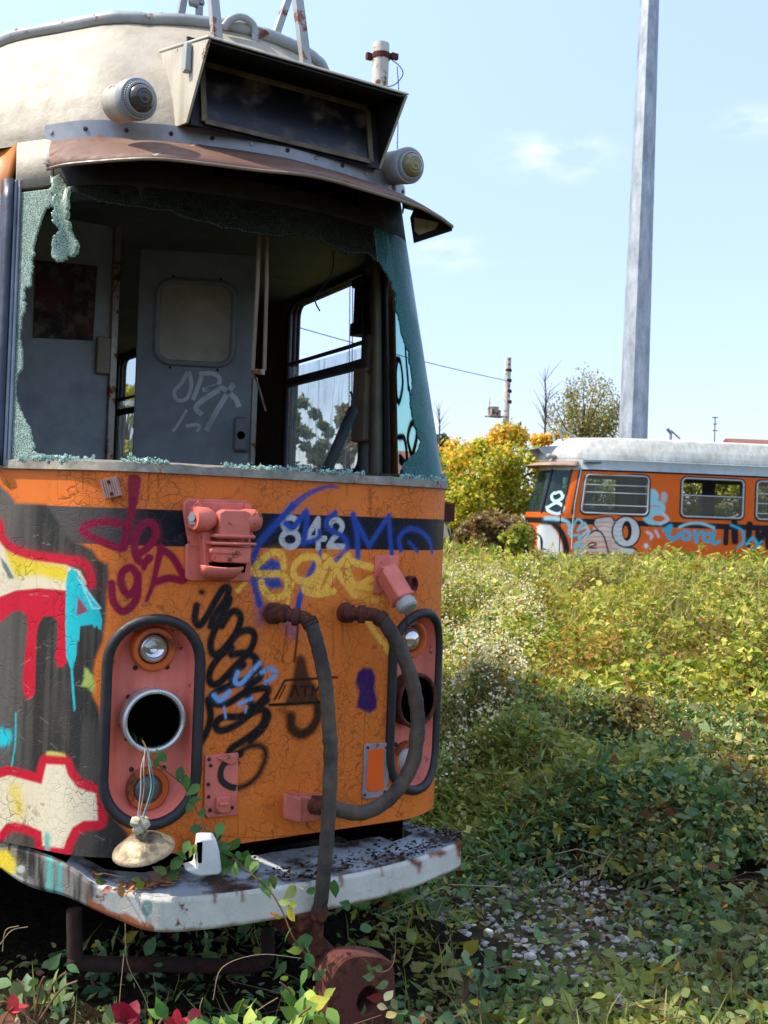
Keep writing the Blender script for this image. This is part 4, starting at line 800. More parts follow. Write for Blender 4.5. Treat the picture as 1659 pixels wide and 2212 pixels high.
mb = MB(); P = spline([P8(x, y, .0122) for x, y in ((345, 296), (312, 312), (268, 338), (250, 385), (258, 430), (300, 462), (338, 470))], 6); dd = np.gradient(P, axis=0); dd /= np.linalg.norm(dd, axis=1)[:, None]; sd2 = np.cross(dd, [0, -1., 0])*.0095; mb.grid(np.array([P-sd2, P+sd2])); mb.build('sprayed_stroke', M('ink', '#131214', .6), HP_)
RPm = MB(); RPm.prism([P8(x, y, 0) for x, y in ((1060, 222), (1185, 214), (1196, 226), (1182, 518), (1050, 532), (1040, 520), (1050, 232))], (0, -.008, 0)); RPm = RPm.build('reflector_plate', M('plate_lilac_grey', '#9a8f92', .6, var=.2, dirt=.35, rust=.1), TR, bevel=.003)
mb = MB(); mb.prism([P8(x, y, .008) for x, y in ((1080, 262), (1120, 250), (1165, 250), (1162, 330), (1164, 470), (1158, 485), (1085, 490), (1064, 470), (1072, 330))], (0, -.002, 0)); mb.build('reflector', m_refl, RPm)
mb = MB()
for x, y in ((1075, 245), (1178, 245), (1058, 510), (1170, 492)): MB().lathe([(.005, 0), (.004, .003), (0, .003)], P8(x, y, .008), (0, -1, 0), 8).build('screw', m_screw, RPm)
(sa, za), = U([(243, 1054)]); n3 = SN(sa); tx = np.cross(n3, [0, 0, 1.]); g = .28; u = -tx*math.cos(g)+np.array([0, 0, math.sin(g)]); v = np.cross(n3, u)
mb = MB(); c0 = S(sa, za, .012); mb.box(c0, (.05, .058, .02), [u, v, n3])
for k in range(7): mb.box(c0+n3*.011+u*(k-3)*.0068, (.0035, .056, .004), [u, v, n3])
CB = mb.build('ribbed_bracket', M('ribbed_pink', '#b08a7a', .6, rust=.1), TR)
mb = MB()
for k in (-1, 1): MB().lathe([(.006, 0), (.005, .003), (0, .003)], c0+n3*.013+v*k*.018, n3, 8).build('screw', m_screw, CB)
mb = MB(); mb.box(S(.9, 1.62, .01), (.06, .05, .07)); mb.build('side_bracket', m_rust, TR, bevel=.004)
mb = MB()
for sg, a_ in ((-1, 1.32), (1, 1.5)):
    ss = sg*np.array([a_, a_+.02, 2, 3, 5, 8, 11.]); mb = MB(); mb.grid(np.array([S(ss, .22, -.01), S(ss, .565, -.01)])); mb.build('side_skirt', m_darkgrey, TR, solid=.01)
# ------------------------------------------------------------------ tram 1: bumper and what hangs under it
bt_ = [(-.93, .80, .565, .56), (-.80, .50, .562, .53), (-.725, .355, .558, .475), (-.66, .25, .553, .438), (-.58, .135, .53, .43), (-.52, .065, .485, .407), (-.45,.015,.47,.376), (-.405,-.022,.46,.358), (-.375, -.048, .456, .353), (-.345, -.067, .455, .352), (-.29, -.09, .455, .352), (-.17, -.115, .455, .352), (0, -.131, .456, .353), (.14, -.138, .456, .354), (.32, -.13, .456, .356), (.49, -.104, .456, .357), (.64, -.06, .455, .358), (.76, -.012, .455, .358), (.795, .012, .455, .358), (.802, .04, .455, .358), (.78, .16, .455, .36), (.74, .3, .455, .36)]
Bp = spline(bt_, 22); nz = 26; kk = np.linspace(0, 1, nz)
V = np.array([[[p[0], p[1], p[3]+(p[2]-p[3])*k] for k in kk] for p in Bp])
edge = np.minimum(kk, 1-kk); r_ = .008; ins = np.where(edge*.08 < r_, (r_-edge*.08), 0.)
pj = proj(V); A_, Z_ = pj[..., 0]/720., -pj[..., 1]/720.
cv = Canvas(A_, Z_, hx('#d8d4c6', .95)); D = lambda L: [(x/720., -y/720.) for x, y in L]
cv.c *= (.86+.22*fbm(A_*26, Z_*26))[..., None]
cv.poly(D(c7([(-300, 500), (660, 500), (650, 1100), (620, 1220), (575, 1370), (-300, 1600)])), BLACKP, .006)
w_ = fbm(A_*70, Z_*4); mk = (A_ < 640/3/720.); cv.put(mk, np.clip((w_[mk]-.42)*3, 0, .6), hx('#9a948a'))
cv.stroke(D(c7([(30, 980), (70, 1050), (60, 1150), (20, 1220)])), .032, YEL, .008); cv.stroke(D(c7([(-30, 1000), (0, 1100)])), .05, YEL, .01)
for x, y, r in ((135, 1070, 26), (88, 1130, 30), (130, 1142, 22)): cv.stroke(D(c7([(x, y), (x+1, y)])), 2*r/3./720., WHITE, .003)
cv.stroke(D(c7([(190, 1150), (200, 1200)])), .02, WHITE, .014, op=.45)
cv.stroke(D(c7([(320, 1000), (322, 1130), (310, 1290)])), .018, TEAL, .006, op=.8); cv.stroke(D(c7([(385, 1050), (385, 1290)])), .016, TEAL, .009, op=.7)
for x in (430, 470, 500, 540): cv.stroke(D(c7([(x, 1080), (x-4, 1320)])), .006, hx('#9a948a'), .006, op=.5)
cv.poly(D(c7([(300, 960), (400, 980), (545, 1040), (470, 1040), (360, 1010)])), hx('#7a1c2c'), .006)
gr = hx('#7d9a90'); cv.stroke(D(c7([(955, 1300), (953, 1340)])), .03, gr, .003); cv.stroke(D(c7([(950, 1360), (944, 1450)])), .003, gr, .0015)
for x0, x1, y in ((620, 960, 1390),):
    pass
rn = fbm(A_*40, Z_*18); kk2 = np.broadcast_to(kk, A_.shape)
m_ = (A_ > 570/3/720.)&(A_ < 1000/3/720.); low = np.clip((.34+.3*(rn-.5)-kk2)/.12, 0, 1); cv.put(m_, low[m_]*.9, hx('#a8501c'))
low = np.clip((.13+.35*(rn-.5)-kk2)/.1, 0, 1); mm = A_ > 300/720.; cv.put(mm, low[mm]*.6, hx('#8a5a34'))
for x, w in ((1330, 26), (1290, 10), (500, 20), (520, 12), (900, 6), (700, 8), (810, 6)): pass
for L, w in (([(150, 1035), (195, 1040)], .018), ([(320, 1020), (322, 1028)], .006), ([(1330, 880), (1360, 900)], .02), ([(1440, 840), (1500, 835)], .014), ([(1365, 900), (1362, 940)], .006), ([(1580, 790), (1590, 850)], .012), ([(1000, 940), (1150, 905)], .006), ([(600, 995), (800, 965)], .004), ([(1200, 1050), (1205, 1090)], .004), ([(1130, 1110), (1280, 1080)], .006)): cv.stroke(D(c8(L)), w, hx('#7a3414'), .008, op=.9)
for i in range(26):
    j = int(rng.integers(22*9, len(Bp)-8)); L_ = rng.uniform(.004, .03); cv.stroke([(A_[j, -1], Z_[j, -1]+.004), (A_[j, -1]+rng.normal(0, .002), Z_[j, -1]-L_)], rng.uniform(.003, .012), hx('#7a3818'), .005, op=.8)
nrm = np.gradient(Bp[:, :2], axis=0); nrm = np.stack([-nrm[:, 1], nrm[:, 0]], -1); nrm /= np.linalg.norm(nrm, axis=1)[:, None]
V[..., 0] += nrm[:, None, 0]*ins[None]; V[..., 1] += nrm[:, None, 1]*ins[None]
keep = np.ones((len(Bp)-1, nz-1), bool); BU = raw('bumper', V.reshape(-1, 3), gridfaces(keep), m_bumper, TR, cols=cv.c.reshape(-1, 3), smooth=180)
top_in = np.array([[min(max(p[0], -.72), .74)*.9+.01, max(p[1]+.12, .16) if abs(p[0]) < .6 else p[1]+.16] for p in Bp]); i0 = 22*4
G = np.array([[V[i, -1]*(1-k)+np.array([top_in[i, 0], top_in[i, 1], V[i, -1, 2]+.004])*k for i in range(i0, len(Bp))] for k in np.linspace(0, 1, 14)])
G[..., 2] += .004*(fbm(G[..., 0]*40, G[..., 1]*40)-.5)
t = NT('bumper_top'); n1 = t.noise(4.5, 8., .68); cc = t.mix(t.rng(n1, .46, .58), hx('#b4bcc2'), t.mix(t.rng(t.noise(30., 5.), .35, .6), hx('#221c16'), hx('#5a4430'))); mb = MB(); mb.grid(G); mb.build('bumper_top', t.out(t.pbr(cc, .8, 0., t.bump(t.noise(80., 6.), .6))), BU, smooth=80)
mb = MB(); mb.grid(np.array([V[i0:, 0], V[i0:, 0]+np.array([0, .1, .01])])); mb.build('bumper_underside', m_rust, BU)
mb = MB(); mb.box((XC, .5, .5), (1.0, .5, .1)); mb.box((-.45, 1.2, .45), (.1, 2., .16)); mb.box((.62, 1.2, .45), (.1, 2., .16)); mb.box((XC, 4.5, .62), (1.9, 7.5, .08)); mb.box((XC, 1.25, .3), (.7, .9, .34)); mb.box((XC, 5.5, .3), (1.5, 5., .4)); UF = mb.build('underframe', m_holeshade, TR)  # beams, plus added black boxes that block light under the floor
for sx in (-.52, .73):
    for y in (1.9, 3.7):
        mb = MB(); mb.lathe([(.34, -.05), (.34, .03), (.37, .045), (.37, .06)], (sx, y, .33), (1 if sx < 0 else -1, 0, 0), 32, cap0=True, cap1=True); mb.build('wheel', m_rust, TR)
g0, g1, g2 = ony(160, 1965, .16), ony(163, 2085, .16), ony(560, 2082, .16)
mb = MB(); mb.tube(spline([g0, g0*.5+g1*.5, g1+[0, 0, .03], g1+[.03, 0, 0], (g1+g2)/2, g2, g2+[.08, .1, .06]], 6), .024, 12); mb.build('guard_pipe', M('dark_rust', '#2c1812', .9, var=.4, bump=.5, rust=.3, rustcol=('#1c0e0a', '#4a2416')), TR, smooth=60)
# coupler eye plate
CY_ = -.36; CO = MB(); cpx = [(712, 2230), (710, 2140), (718, 2105), (745, 2072), (785, 2062), (835, 2070), (852, 2092), (856, 2150), (856, 2230)]
ol = np.array([ony(x, y, CY_) for x, y in cpx]); hc = ony(795, 2162, CY_); hr_ = .036
n = 48; oa = spline(ol, 12, True); idx = []
ang = np.unwrap(np.arctan2(oa[:, 2]-hc[2], oa[:, 0]-hc[0])); hol = np.stack([hc[0]+hr_*np.cos(ang), CY_+0*ang, hc[2]+hr_*1.15*np.sin(ang)], -1)
m_ = len(oa); dpt_ = np.array([0, .075, 0]); b1 = (oa-hc)*.96+hc; 
R_ = [hol+dpt_, hol*1.0+np.array([0, .006, 0]), (hol-hc)*1.1+hc, b1, oa+np.array([0, .007, 0]), oa+dpt_, hol+dpt_]
mb = MB(); mb.grid(np.array([np.vstack([r, r[:1]]) for r in R_])); CP = mb.build('coupler', M('coupler_rust', '#5a2a1e', .8, var=.3, bump=.4, bs=70, rust=.4, rustcol=('#3a1a12', '#6a3a2a')), TR, smooth=40)
mb = MB(); mb.tube([hc+[0, .07, -.01], hc+[-.05, .4, .1], (XC, .8, .42)], [.05, .045, .05], 10); mb.build('drawbar', m_rust, CP)
# ------------------------------------------------------------------ ground
def sm(x, a, b): t = np.clip((x-a)/(b-a), 0, 1); return t*t*(3-2*t)
F2 = FWD[:2]/np.linalg.norm(FWD[:2])
def ground_z(x, y):
    q = (x-EYE[0])*F2[0]+(y-EYE[1])*F2[1]
    return .02+.06*(fbm(x*.8, y*.8)-.5)+.30*sm(q, 7, 15)*sm(x, 1.4, 3.)+.12*sm(q, 14, 30)
def gravelness(x, y):
    g = np.exp(-((x-1.45-.25*(y-.4))/.5)**2-((y-.15)/.75)**2)
    return np.clip(g*1.5*(.55+.9*fbm(x*2.3, y*2.3))-.15, 0, 1)
def veg_top(x, y):
    """height of the bramble canopy above the ground"""
    q = (x-EYE[0])*F2[0]+(y-EYE[1])*F2[1]
    h = .10+.22*sm(q, 4.0, 5.6)+.28*sm(q, 6., 10.5)-.07*sm(q, 10, 15)
    h *= .55+.9*fbm(x*.75+5, y*.75)
    h *= .2+1.6*fbm(x*2.6, y*2.6, 4)
    h *= sm(x-.25*y, .9, 1.9)*.8+.2
    return np.clip(h*(1-.92*gravelness(x, y)), .02, 1.35)
xs = np.concatenate([-np.geomspace(900, 12, 14), np.arange(-11, 24, .35), np.geomspace(25, 900, 14)]); ys = np.concatenate([-np.geomspace(900, 9, 14), np.arange(-8, 28, .35), np.geomspace(29, 900, 14)])
X, Y = np.meshgrid(xs, ys, indexing='ij'); V = np.stack([X, Y, ground_z(X, Y)], -1)
t = NT('soil'); n1 = t.noise(1.1, 8., .65)
cc = t.mix(t.rng(n1, .4, .62), hx('#2c2418'), t.mix(t.rng(t.noise(9., 6.), .35, .65), hx('#4a4628'), hx('#6a6448')))
soil = t.out(t.pbr(cc, .95, 0., t.bump(t.noise(25., 7., .7), .8, .05), **{'Specular IOR Level': .05}))
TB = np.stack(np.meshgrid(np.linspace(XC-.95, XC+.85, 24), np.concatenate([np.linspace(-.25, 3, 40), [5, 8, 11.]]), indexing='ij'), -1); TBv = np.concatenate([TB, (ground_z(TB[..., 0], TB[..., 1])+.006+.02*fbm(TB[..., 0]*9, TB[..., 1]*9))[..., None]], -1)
t = NT('shade_ballast'); m_bedshade = t.out(t.pbr(t.mix(t.rng(t.noise(40., 6., .7), .35, .7), hx('#14110d'), hx('#3a3226')), .95, 0., t.bump(t.noise(55., 6.), 1., .03), **{'Specular IOR Level': .02}))  # near-black colour stands in for the shade under the tram
tag(raw('track_shade', TBv.reshape(-1, 3), gridfaces(np.ones((23, 42), bool)), m_bedshade, smooth=180), 'dark ballast sheet under the tram with the shade painted into its colour', None, None, 'structure')
G_ = raw('ground', V.reshape(-1, 3), gridfaces(np.ones((len(xs)-1, len(ys)-1), bool)), soil, smooth=180); tag(G_, 'bare soil under the brambles', None, None, 'structure')
# ------------------------------------------------------------------ leaves in bulk
LEAF4 = (np.array([[0, 0, 0], [-.36, .42, .10], [0, 1, -.06], [.36, .42, .10], [0, .45, -.02]]), np.array([[0, 4, 1], [1, 4, 2], [0, 3, 4], [3, 2, 4]]))
_r = [(0., 0.), (.14, .17), (.34, .29), (.58, .26), (.80, .13), (1., 0.)]
def _leaf_hi():
    V = [[0, 0, 0]]; 
    for y, w in _r[1:-1]: zc = -.12*(y-.4)**2; V += [[-w, y, zc+.14*w], [0, y, zc], [w, y, zc+.14*w]]
    V.append([0, 1.04, -.10]); F = [(0, 2, 1), (0, 3, 2)]
    for k in range(3): b = 1+3*k; F += [(b, b+1, b+3), (b+1, b+4, b+3), (b+1, b+2, b+4), (b+2, b+5, b+4)]
    b = 10; F += [(b, b+1, 13), (b+1, b+2, 13)]; return np.array(V), np.array(F)
LEAFH = _leaf_hi()
LEAFN = (LEAF4[0]*np.array([.38, 1.25, 1.]), LEAF4[1])
def frames(dirs, nrm):
    Yv = dirs/np.linalg.norm(dirs, axis=1)[:, None]; Xv = np.cross(Yv, nrm); Xv /= np.linalg.norm(Xv, axis=1)[:, None]+1e-9; Zv = np.cross(Xv, Yv); return Xv, Yv, Zv
def leaves(P, dirs, nrm, size, cols, tmpl):
    TV, TF = tmpl; Xv, Yv, Zv = frames(dirs, nrm); sz = np.asarray(size)[:, None, None]
    V = P[:, None, :]+sz*(TV[None, :, 0, None]*Xv[:, None]+TV[None, :, 1, None]*Yv[:, None]+TV[None, :, 2, None]*Zv[:, None])
    n, k = V.shape[:2]; F = (TF[None]+(np.arange(n)*k)[:, None, None]).reshape(-1, 3)
    return V.reshape(-1, 3), F, np.repeat(cols, k, axis=0)
def merge(L):
    V = []; F = []; Cc = []; b = 0
    for v, f, c in L: V.append(v); F.append(f+b); Cc.append(c); b += len(v)
    return np.vstack(V), np.vstack(F), np.vstack(Cc)
def pal(n, items, x=None, y=None):
    """random leaf colours from weighted hex list"""
    cs = np.array([hx(h) for h, w in items]); w = np.array([w for h, w in items], float); i = rng.choice(len(cs), n, p=w/w.sum())
    return cs[i]*(.75+.5*rng.random((n, 1)))
def rdir(n, up=.5): v = rng.normal(size=(n, 3)); v /= np.linalg.norm(v, axis=1)[:, None]; v[:, 2] += up; return v
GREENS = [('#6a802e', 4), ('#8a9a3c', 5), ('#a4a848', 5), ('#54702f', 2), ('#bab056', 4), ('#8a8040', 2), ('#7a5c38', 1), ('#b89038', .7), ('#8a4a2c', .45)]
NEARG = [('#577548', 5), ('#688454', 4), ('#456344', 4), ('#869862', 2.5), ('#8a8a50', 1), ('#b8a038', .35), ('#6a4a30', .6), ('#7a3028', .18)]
def scatter(n, q0, q1, amax, amin=-.4):
    """ground points inside a wide wedge in front of the camera"""
    q = np.sqrt(rng.uniform(q0*q0, q1*q1, n)); a = rng.uniform(amin, amax, n); R2_ = np.array([F2[1], -F2[0]])
    return EYE[0]+q*F2[0]+q*a*R2_[0], EYE[1]+q*F2[1]+q*a*R2_[1], q
def under_tram(x, y): return (np.abs(x-XC) < 1.15) & ((y > .7) | ((y > -.15) & (_h(x*91., y*57.) > .30)))
def bramble(name, n, q0, q1, size, tmpl, items, amin=-.25, amax=.5, lab=None, flat=.7):
    x, y, q = scatter(n, q0, q1, amax, amin)
    ok = ~under_tram(x, y) & (rng.random(n) > gravelness(x, y)*.93) & (fbm(x*2.2+31, y*2.2, 3)+.25*rng.random(n) > .44); x, y, q = x[ok], y[ok], q[ok]; n = len(x)
    h = veg_top(x, y); r = rng.random(n); z = ground_z(x, y)+h*(1-.8*r*r)+np.where(rng.random(n) < .04, rng.random(n)*.16, 0)
    c = pal(n, items)*(1.32 if items[0][0] == '#6a802e' else 1.3); pt = fbm(x*.55+9, y*.55)[:, None]; pt2 = fbm(x*1.6+40, y*1.6)[:, None]
    c = c*(1+.5*(pt-.5)); brown = np.clip((pt2-.58)*4, 0, .65); c = c*(1-brown)+np.array(hx('#84683c'))*brown*(.8+.4*rng.random((n, 1)))
    yl = np.clip((fbm(x*.9+70, y*.9)-.55)*4, 0, .5)[:, None]; c = c*(1-yl)+np.array(hx('#b3ad48'))*yl
    rd = np.clip((fbm(x*1.3-30, y*1.3+8)-.66)*6, 0, .6)[:, None]*(rng.random((n, 1)) < .5); c = c*(1-rd)+np.array(hx('#b06434'))*rd
    d = rdir(n, -.1); d[:, 2] *= .5; nr = rdir(n, .45); nr[:, :2] += np.array([-.25, .05])
    s_ = size*np.clip(rng.lognormal(-.08, .38, n), .35, 2.1)
    k = rng.random(n) < np.clip((fbm(x*1.1+20, y*1.1+60)-.35)*2.2, 0, .75)*np.clip((q-3.6)/1.6, .12, 1)
    P_ = np.stack([x, y, z], -1); d[k, 2] += .5; return merge([leaves(P_[~k], d[~k], nr[~k], s_[~k], c[~k], tmpl), leaves(P_[k], d[k], nr[k], s_[k]*1.15, c[k], LEAFN)])
L = [bramble('b', 190000, 6.8, 14, .048, LEAF4, GREENS, -.1, .46), bramble('b', 130000, 14, 26, .08, LEAF4, GREENS, -.12, .5), bramble('b', 9000, 5, 16, .07, LEAF4, GREENS, .46, .8)]
V, F, c = merge(L); tag(raw('brambles', V, F, m_leaf, cols=c), 'sunlit tangle of yellow green brambles filling the yard', None, None, 'stuff')
L = [bramble('b', 110000, 4.2, 6.9, .034, LEAF4, NEARG+[('#96984c', 5), ('#b0a860', 2)], -.05, .46), bramble('b', 26000, 2.3, 4.4, .042, LEAFH, NEARG, -.42, .5), bramble('b', 18000, 4.2, 6.5, .048, LEAFH, NEARG, -.02, .46)]  # cooler palette up to the shadow edge, shade put into the leaf colours
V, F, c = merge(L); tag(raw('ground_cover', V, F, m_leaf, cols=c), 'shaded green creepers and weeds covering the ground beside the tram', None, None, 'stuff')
# dry grass and seed heads standing in the mass
BLADE = (np.array([[-.018, 0, 0], [.018, 0, 0], [-.014, .5, .03], [.014, .5, .03], [0, 1, -.12]]), np.array([[0, 1, 3], [0, 3, 2], [2, 3, 4]]))
def blades(n, q0, q1, ln, items, amin, amax, thr):
    x, y, q = scatter(n, q0, q1, amax, amin); ok = ~under_tram(x, y) & (fbm(x*1.1+3, y*1.1+50, 3) > thr) & (gravelness(x, y) < .5); x, y = x[ok], y[ok]; n = len(x)
    d = rng.normal(0, .45, (n, 3)); d[:, 2] = 1.; z = ground_z(x, y)+veg_top(x, y)*.6; return leaves(np.stack([x, y, z], -1), d, rdir(n, 0), ln*(.5+rng.random(n)), pal(n, items), BLADE)
DRYG = [('#c8b888', 4), ('#b0a068', 4), ('#a8a858', 3), ('#8e9448', 2)]
V, F, c = merge([blades(20000, 5.6, 10, .22, DRYG, .0, .46, .55), blades(26000, 10, 20, .34, DRYG, -.1, .46, .5), blades(1600, 2.5, 4.8, .12, [('#6f7f40', 3), ('#a09860', 2)], -.35, .46, .4)])
tag(raw('dry_grass', V, F, m_leaf, cols=c), 'pale dry grass blades standing up through the brambles', None, None, 'stuff')
n = 9000; x, y, q = scatter(n, 5.5, 15, .46, -.05); ok = ~under_tram(x, y) & (fbm(x*1.4-9, y*1.4+5, 3) > .55); x, y = x[ok], y[ok]; n = len(x)
V, F, c = leaves(np.stack([x, y, ground_z(x, y)+veg_top(x, y)+rng.uniform(-.05, .12, n)], -1), rdir(n, 0), rdir(n, .6), .022*(.5+rng.random(n)), pal(n, [('#d8cca0', 4), ('#c4b078', 3), ('#e0d8b8', 2), ('#b89868', 2)]), LEAF4)
tag(raw('seed_heads', V, F, m_leaf, cols=c), 'pale dried flower and seed heads over the brambles', None, None, 'stuff')
# twiggy stems in the mass
def stalks(n, q0, q1, ln, r, amin, amax, lift=1.):
    mb = MB(); x, y, q = scatter(n, q0, q1, amax, amin); ok = ~under_tram(x, y); x, y = x[ok], y[ok]
    z = ground_z(x, y)+veg_top(x, y)*rng.uniform(.3, 1.0, len(x))
    for i in range(len(x)):
        d = rdir(1, rng.uniform(-.1, .5)*lift)[0]; d[2] = abs(d[2])*.5*lift; l = ln*rng.uniform(.5, 1.4); p = np.array([x[i], y[i], z[i]])
        mb.tube([p, p+d*l*.5+[0, 0, .05*l], p+d*l+[0, 0, -.08*l]], [r, r*.8, r*.4], 4, caps=False)
    return mb
tag(stalks(420, 4.4, 17, .55, .0035, -.05, .46).build('dry_stalks', m_dry, None, smooth=60), 'dry bramble stalks poking through the leaves', None, None, 'stuff')
tag(stalks(260, 2.5, 4.6, .35, .002, -.3, .45).build('dead_twigs', m_stem, None, smooth=60), 'dead twigs lying among the weeds near the tram', None, None, 'stuff')
# white asters
n = 24000; P = []
tri = np.array([onz(x, y, .62)[:2] for x, y in ((945, 1290), (1110, 1290), (1185, 1370), (1120, 1480), (1040, 1560), (945, 1560))])
lo, hi = tri.min(0), tri.max(0); pts = rng.uniform(lo, hi, (60000, 2)); pts = pts[inpoly(tri, pts[:, 0], pts[:, 1]) & (fbm(pts[:, 0]*2.6, pts[:, 1]*2.6) > .38)][:n]
t2 = np.array([onz(x, y, .62)[:2] for x, y in ((1280, 1440), (1340, 1400), (1370, 1420), (1330, 1560), (1250, 1600), (1240, 1540))]); p2 = rng.uniform(t2.min(0), t2.max(0), (9000, 2)); p2 = p2[inpoly(t2, p2[:, 0], p2[:, 1]) & (fbm(p2[:, 0]*4, p2[:, 1]*4) > .52)][:500]
x, y = pts.T; n = len(x); z = ground_z(x, y)+veg_top(x, y)+rng.uniform(-.03, .15, n)
star = (np.array([[0, 0, .15]]+[[math.cos(k*1.0472)*(1 if k % 2 else .7), math.sin(k*1.0472)*(1 if k % 2 else .7), 0] for k in range(6)]), np.array([[0, 1+k, 1+(k+1) % 6] for k in range(6)]))
V, F, c = leaves(np.stack([x, y, z], -1), rdir(n, 0), rdir(n, .8)+np.array([-.3, -.2, 0]), (.0112*(.6+.6*rng.random(n))), pal(n, [('#e6e0c4', 5), ('#d4c890', 2), ('#ece6d4', 3)]), star)
tag(raw('white_asters', V, F, m_leaf, cols=c), 'patch of tiny white asters in the brambles beside the tram', None, None, 'stuff')
# gravel
n = 12000; x = rng.uniform(.4, 3.4, n); y = rng.uniform(-2.0, 3.2, n); ok = rng.random(n) < gravelness(x, y)*1.3; x, y = x[ok], y[ok]; n = len(x)
ico = np.array([[0, 0, 1], [.89, 0, .45], [.28, .85, .45], [-.72, .53, .45], [-.72, -.53, .45], [.28, -.85, .45], [.72, .53, -.45], [-.28, .85, -.45], [-.89, 0, -.45], [-.28, -.85, -.45], [.72, -.53, -.45], [0, 0, -1]])
icf = np.array([[0, 1, 2], [0, 2, 3], [0, 3, 4], [0, 4, 5], [0, 5, 1], [1, 6, 2], [2, 7, 3], [3, 8, 4], [4, 9, 5], [5, 10, 1], [6, 7, 2], [7, 8, 3], [8, 9, 4], [9, 10, 5], [10, 6, 1], [11, 7, 6], [11, 8, 7], [11, 9, 8], [11, 10, 9], [11, 6, 10]])
sz = np.minimum(.008*(.5+rng.gamma(2., .45, n)), .022); V = ico[None]*sz[:, None, None]*(1+.28*rng.normal(size=(n, 12, 1)))*np.stack([1+.3*rng.random(n), .8+.3*rng.random(n), .55+.2*rng.random(n)], -1)[:, None, :]
V += np.stack([x, y, ground_z(x, y)+sz*.3], -1)[:, None]; F = (icf[None]+(np.arange(n)*12)[:, None, None]).reshape(-1, 3)
t = NT('stones'); c_ = t.n('ShaderNodeAttribute', attribute_name='paint').outputs[0]; m_stone = t.out(t.pbr(t.mix(t.rng(t.noise(60., 5.), .35, .7, 0, .5), c_, hx('#4a4438')), .8, 0., t.bump(t.noise(120., 4.), .4)))
tag(raw('gravel', V.reshape(-1, 3), F, m_stone, cols=np.repeat(pal(n, [('#a09a8a', 4), ('#b4ac9c', 3), ('#847c6c', 3), ('#c8c0b0', 1), ('#9a8468', 1)]), 12, 0), smooth=60), 'loose grey ballast stones between the weeds', None, None, 'stuff')
# ------------------------------------------------------------------ vines and small plants near the camera
def vine(name, path, specs, label, cat, nrand=0, spread=.05, size=.05, items=NEARG, r=.0028):
    """path: world points of the stem; specs: (world point, size, hex) for single leaves"""
    P = spline(path, 10); mb = MB(); mb.tube(P, np.linspace(r, r*.5, len(P)), 6); Sx = mb.build(name, m_stem, None, smooth=60); tag(Sx, label, cat, 'creepers on and around the bumper')
    pts = [p for p, s_, c in specs]; sz = [s_ for p, s_, c in specs]; cl = [np.array(hx(c))*rng.uniform(.85, 1.15) for p, s_, c in specs]
    for k in range(nrand): i = rng.integers(0, len(P)); pts.append(P[i]+rng.normal(0, spread*.35, 3)); sz.append(size*rng.uniform(.6, 1.2)); cl.append(pal(1, items)[0])
    pts = np.array(pts); d = rdir(len(pts), -.35); d[:, 1] *= .55; d[:, 1] -= .1; nr = rng.normal(0, .45, (len(pts), 3))+np.array([-.45, -.75, .55])
    V, F, c = leaves(pts-d/np.linalg.norm(d, axis=1)[:, None]*np.array(sz)[:, None]*.5, d, nr, np.array(sz), np.array(cl), LEAFH); raw('foliage', V, F, m_leafd, Sx, cols=c, smooth=180)
    return Sx
Dp = lambda x, y, Y: ony(x, y, Y)
GV = ['#3f6632', '#4f7638', '#5c8440', '#456a34']
def lv(L, Y, s, cl): return [(Dp(x, y, Y if np.ndim(Y) == 0 else Y), s*rng.uniform(.8, 1.2), cl[i % len(cl)]) for i, (x, y) in enumerate(L)]
vine('creeper', [Dp(308, 1600, -.02), Dp(330, 1640, -.07), Dp(362, 1668, -.06), Dp(392, 1692, -.04), Dp(414, 1728, -.045), Dp(432, 1765, -.06), Dp(455, 1810, -.09), Dp(490, 1850, -.12), Dp(535, 1885, -.16)],
     lv([(348, 1632), (337, 1648)], -.08, .04, GV)+lv([(388, 1672), (402, 1690), (417, 1706)], -.05, .045, GV)+lv([(422, 1728), (409, 1744), (436, 1757)], -.06, .05, GV)+lv([(425, 1790), (447, 1802), (474, 1793), (461, 1806), (436, 1815), (482, 1830), (503, 1826), (470, 1812)], -.085, .055, GV)
     +lv([(495, 1845), (520, 1850), (505, 1868), (478, 1862), (535, 1868), (546, 1890), (490, 1874), (530, 1856)], -.125, .052, GV)+lv([(392, 1848), (402, 1830), (384, 1862), (376, 1888), (416, 1838), (430, 1838)], -.13, .05, GV+['#6a8440'])+lv([(303, 1602), (290, 1598)], .02, .045, ['#2c4a2c']),
     'green creeper growing out of the left headlight hole down to the bumper', 'creeper', 0)
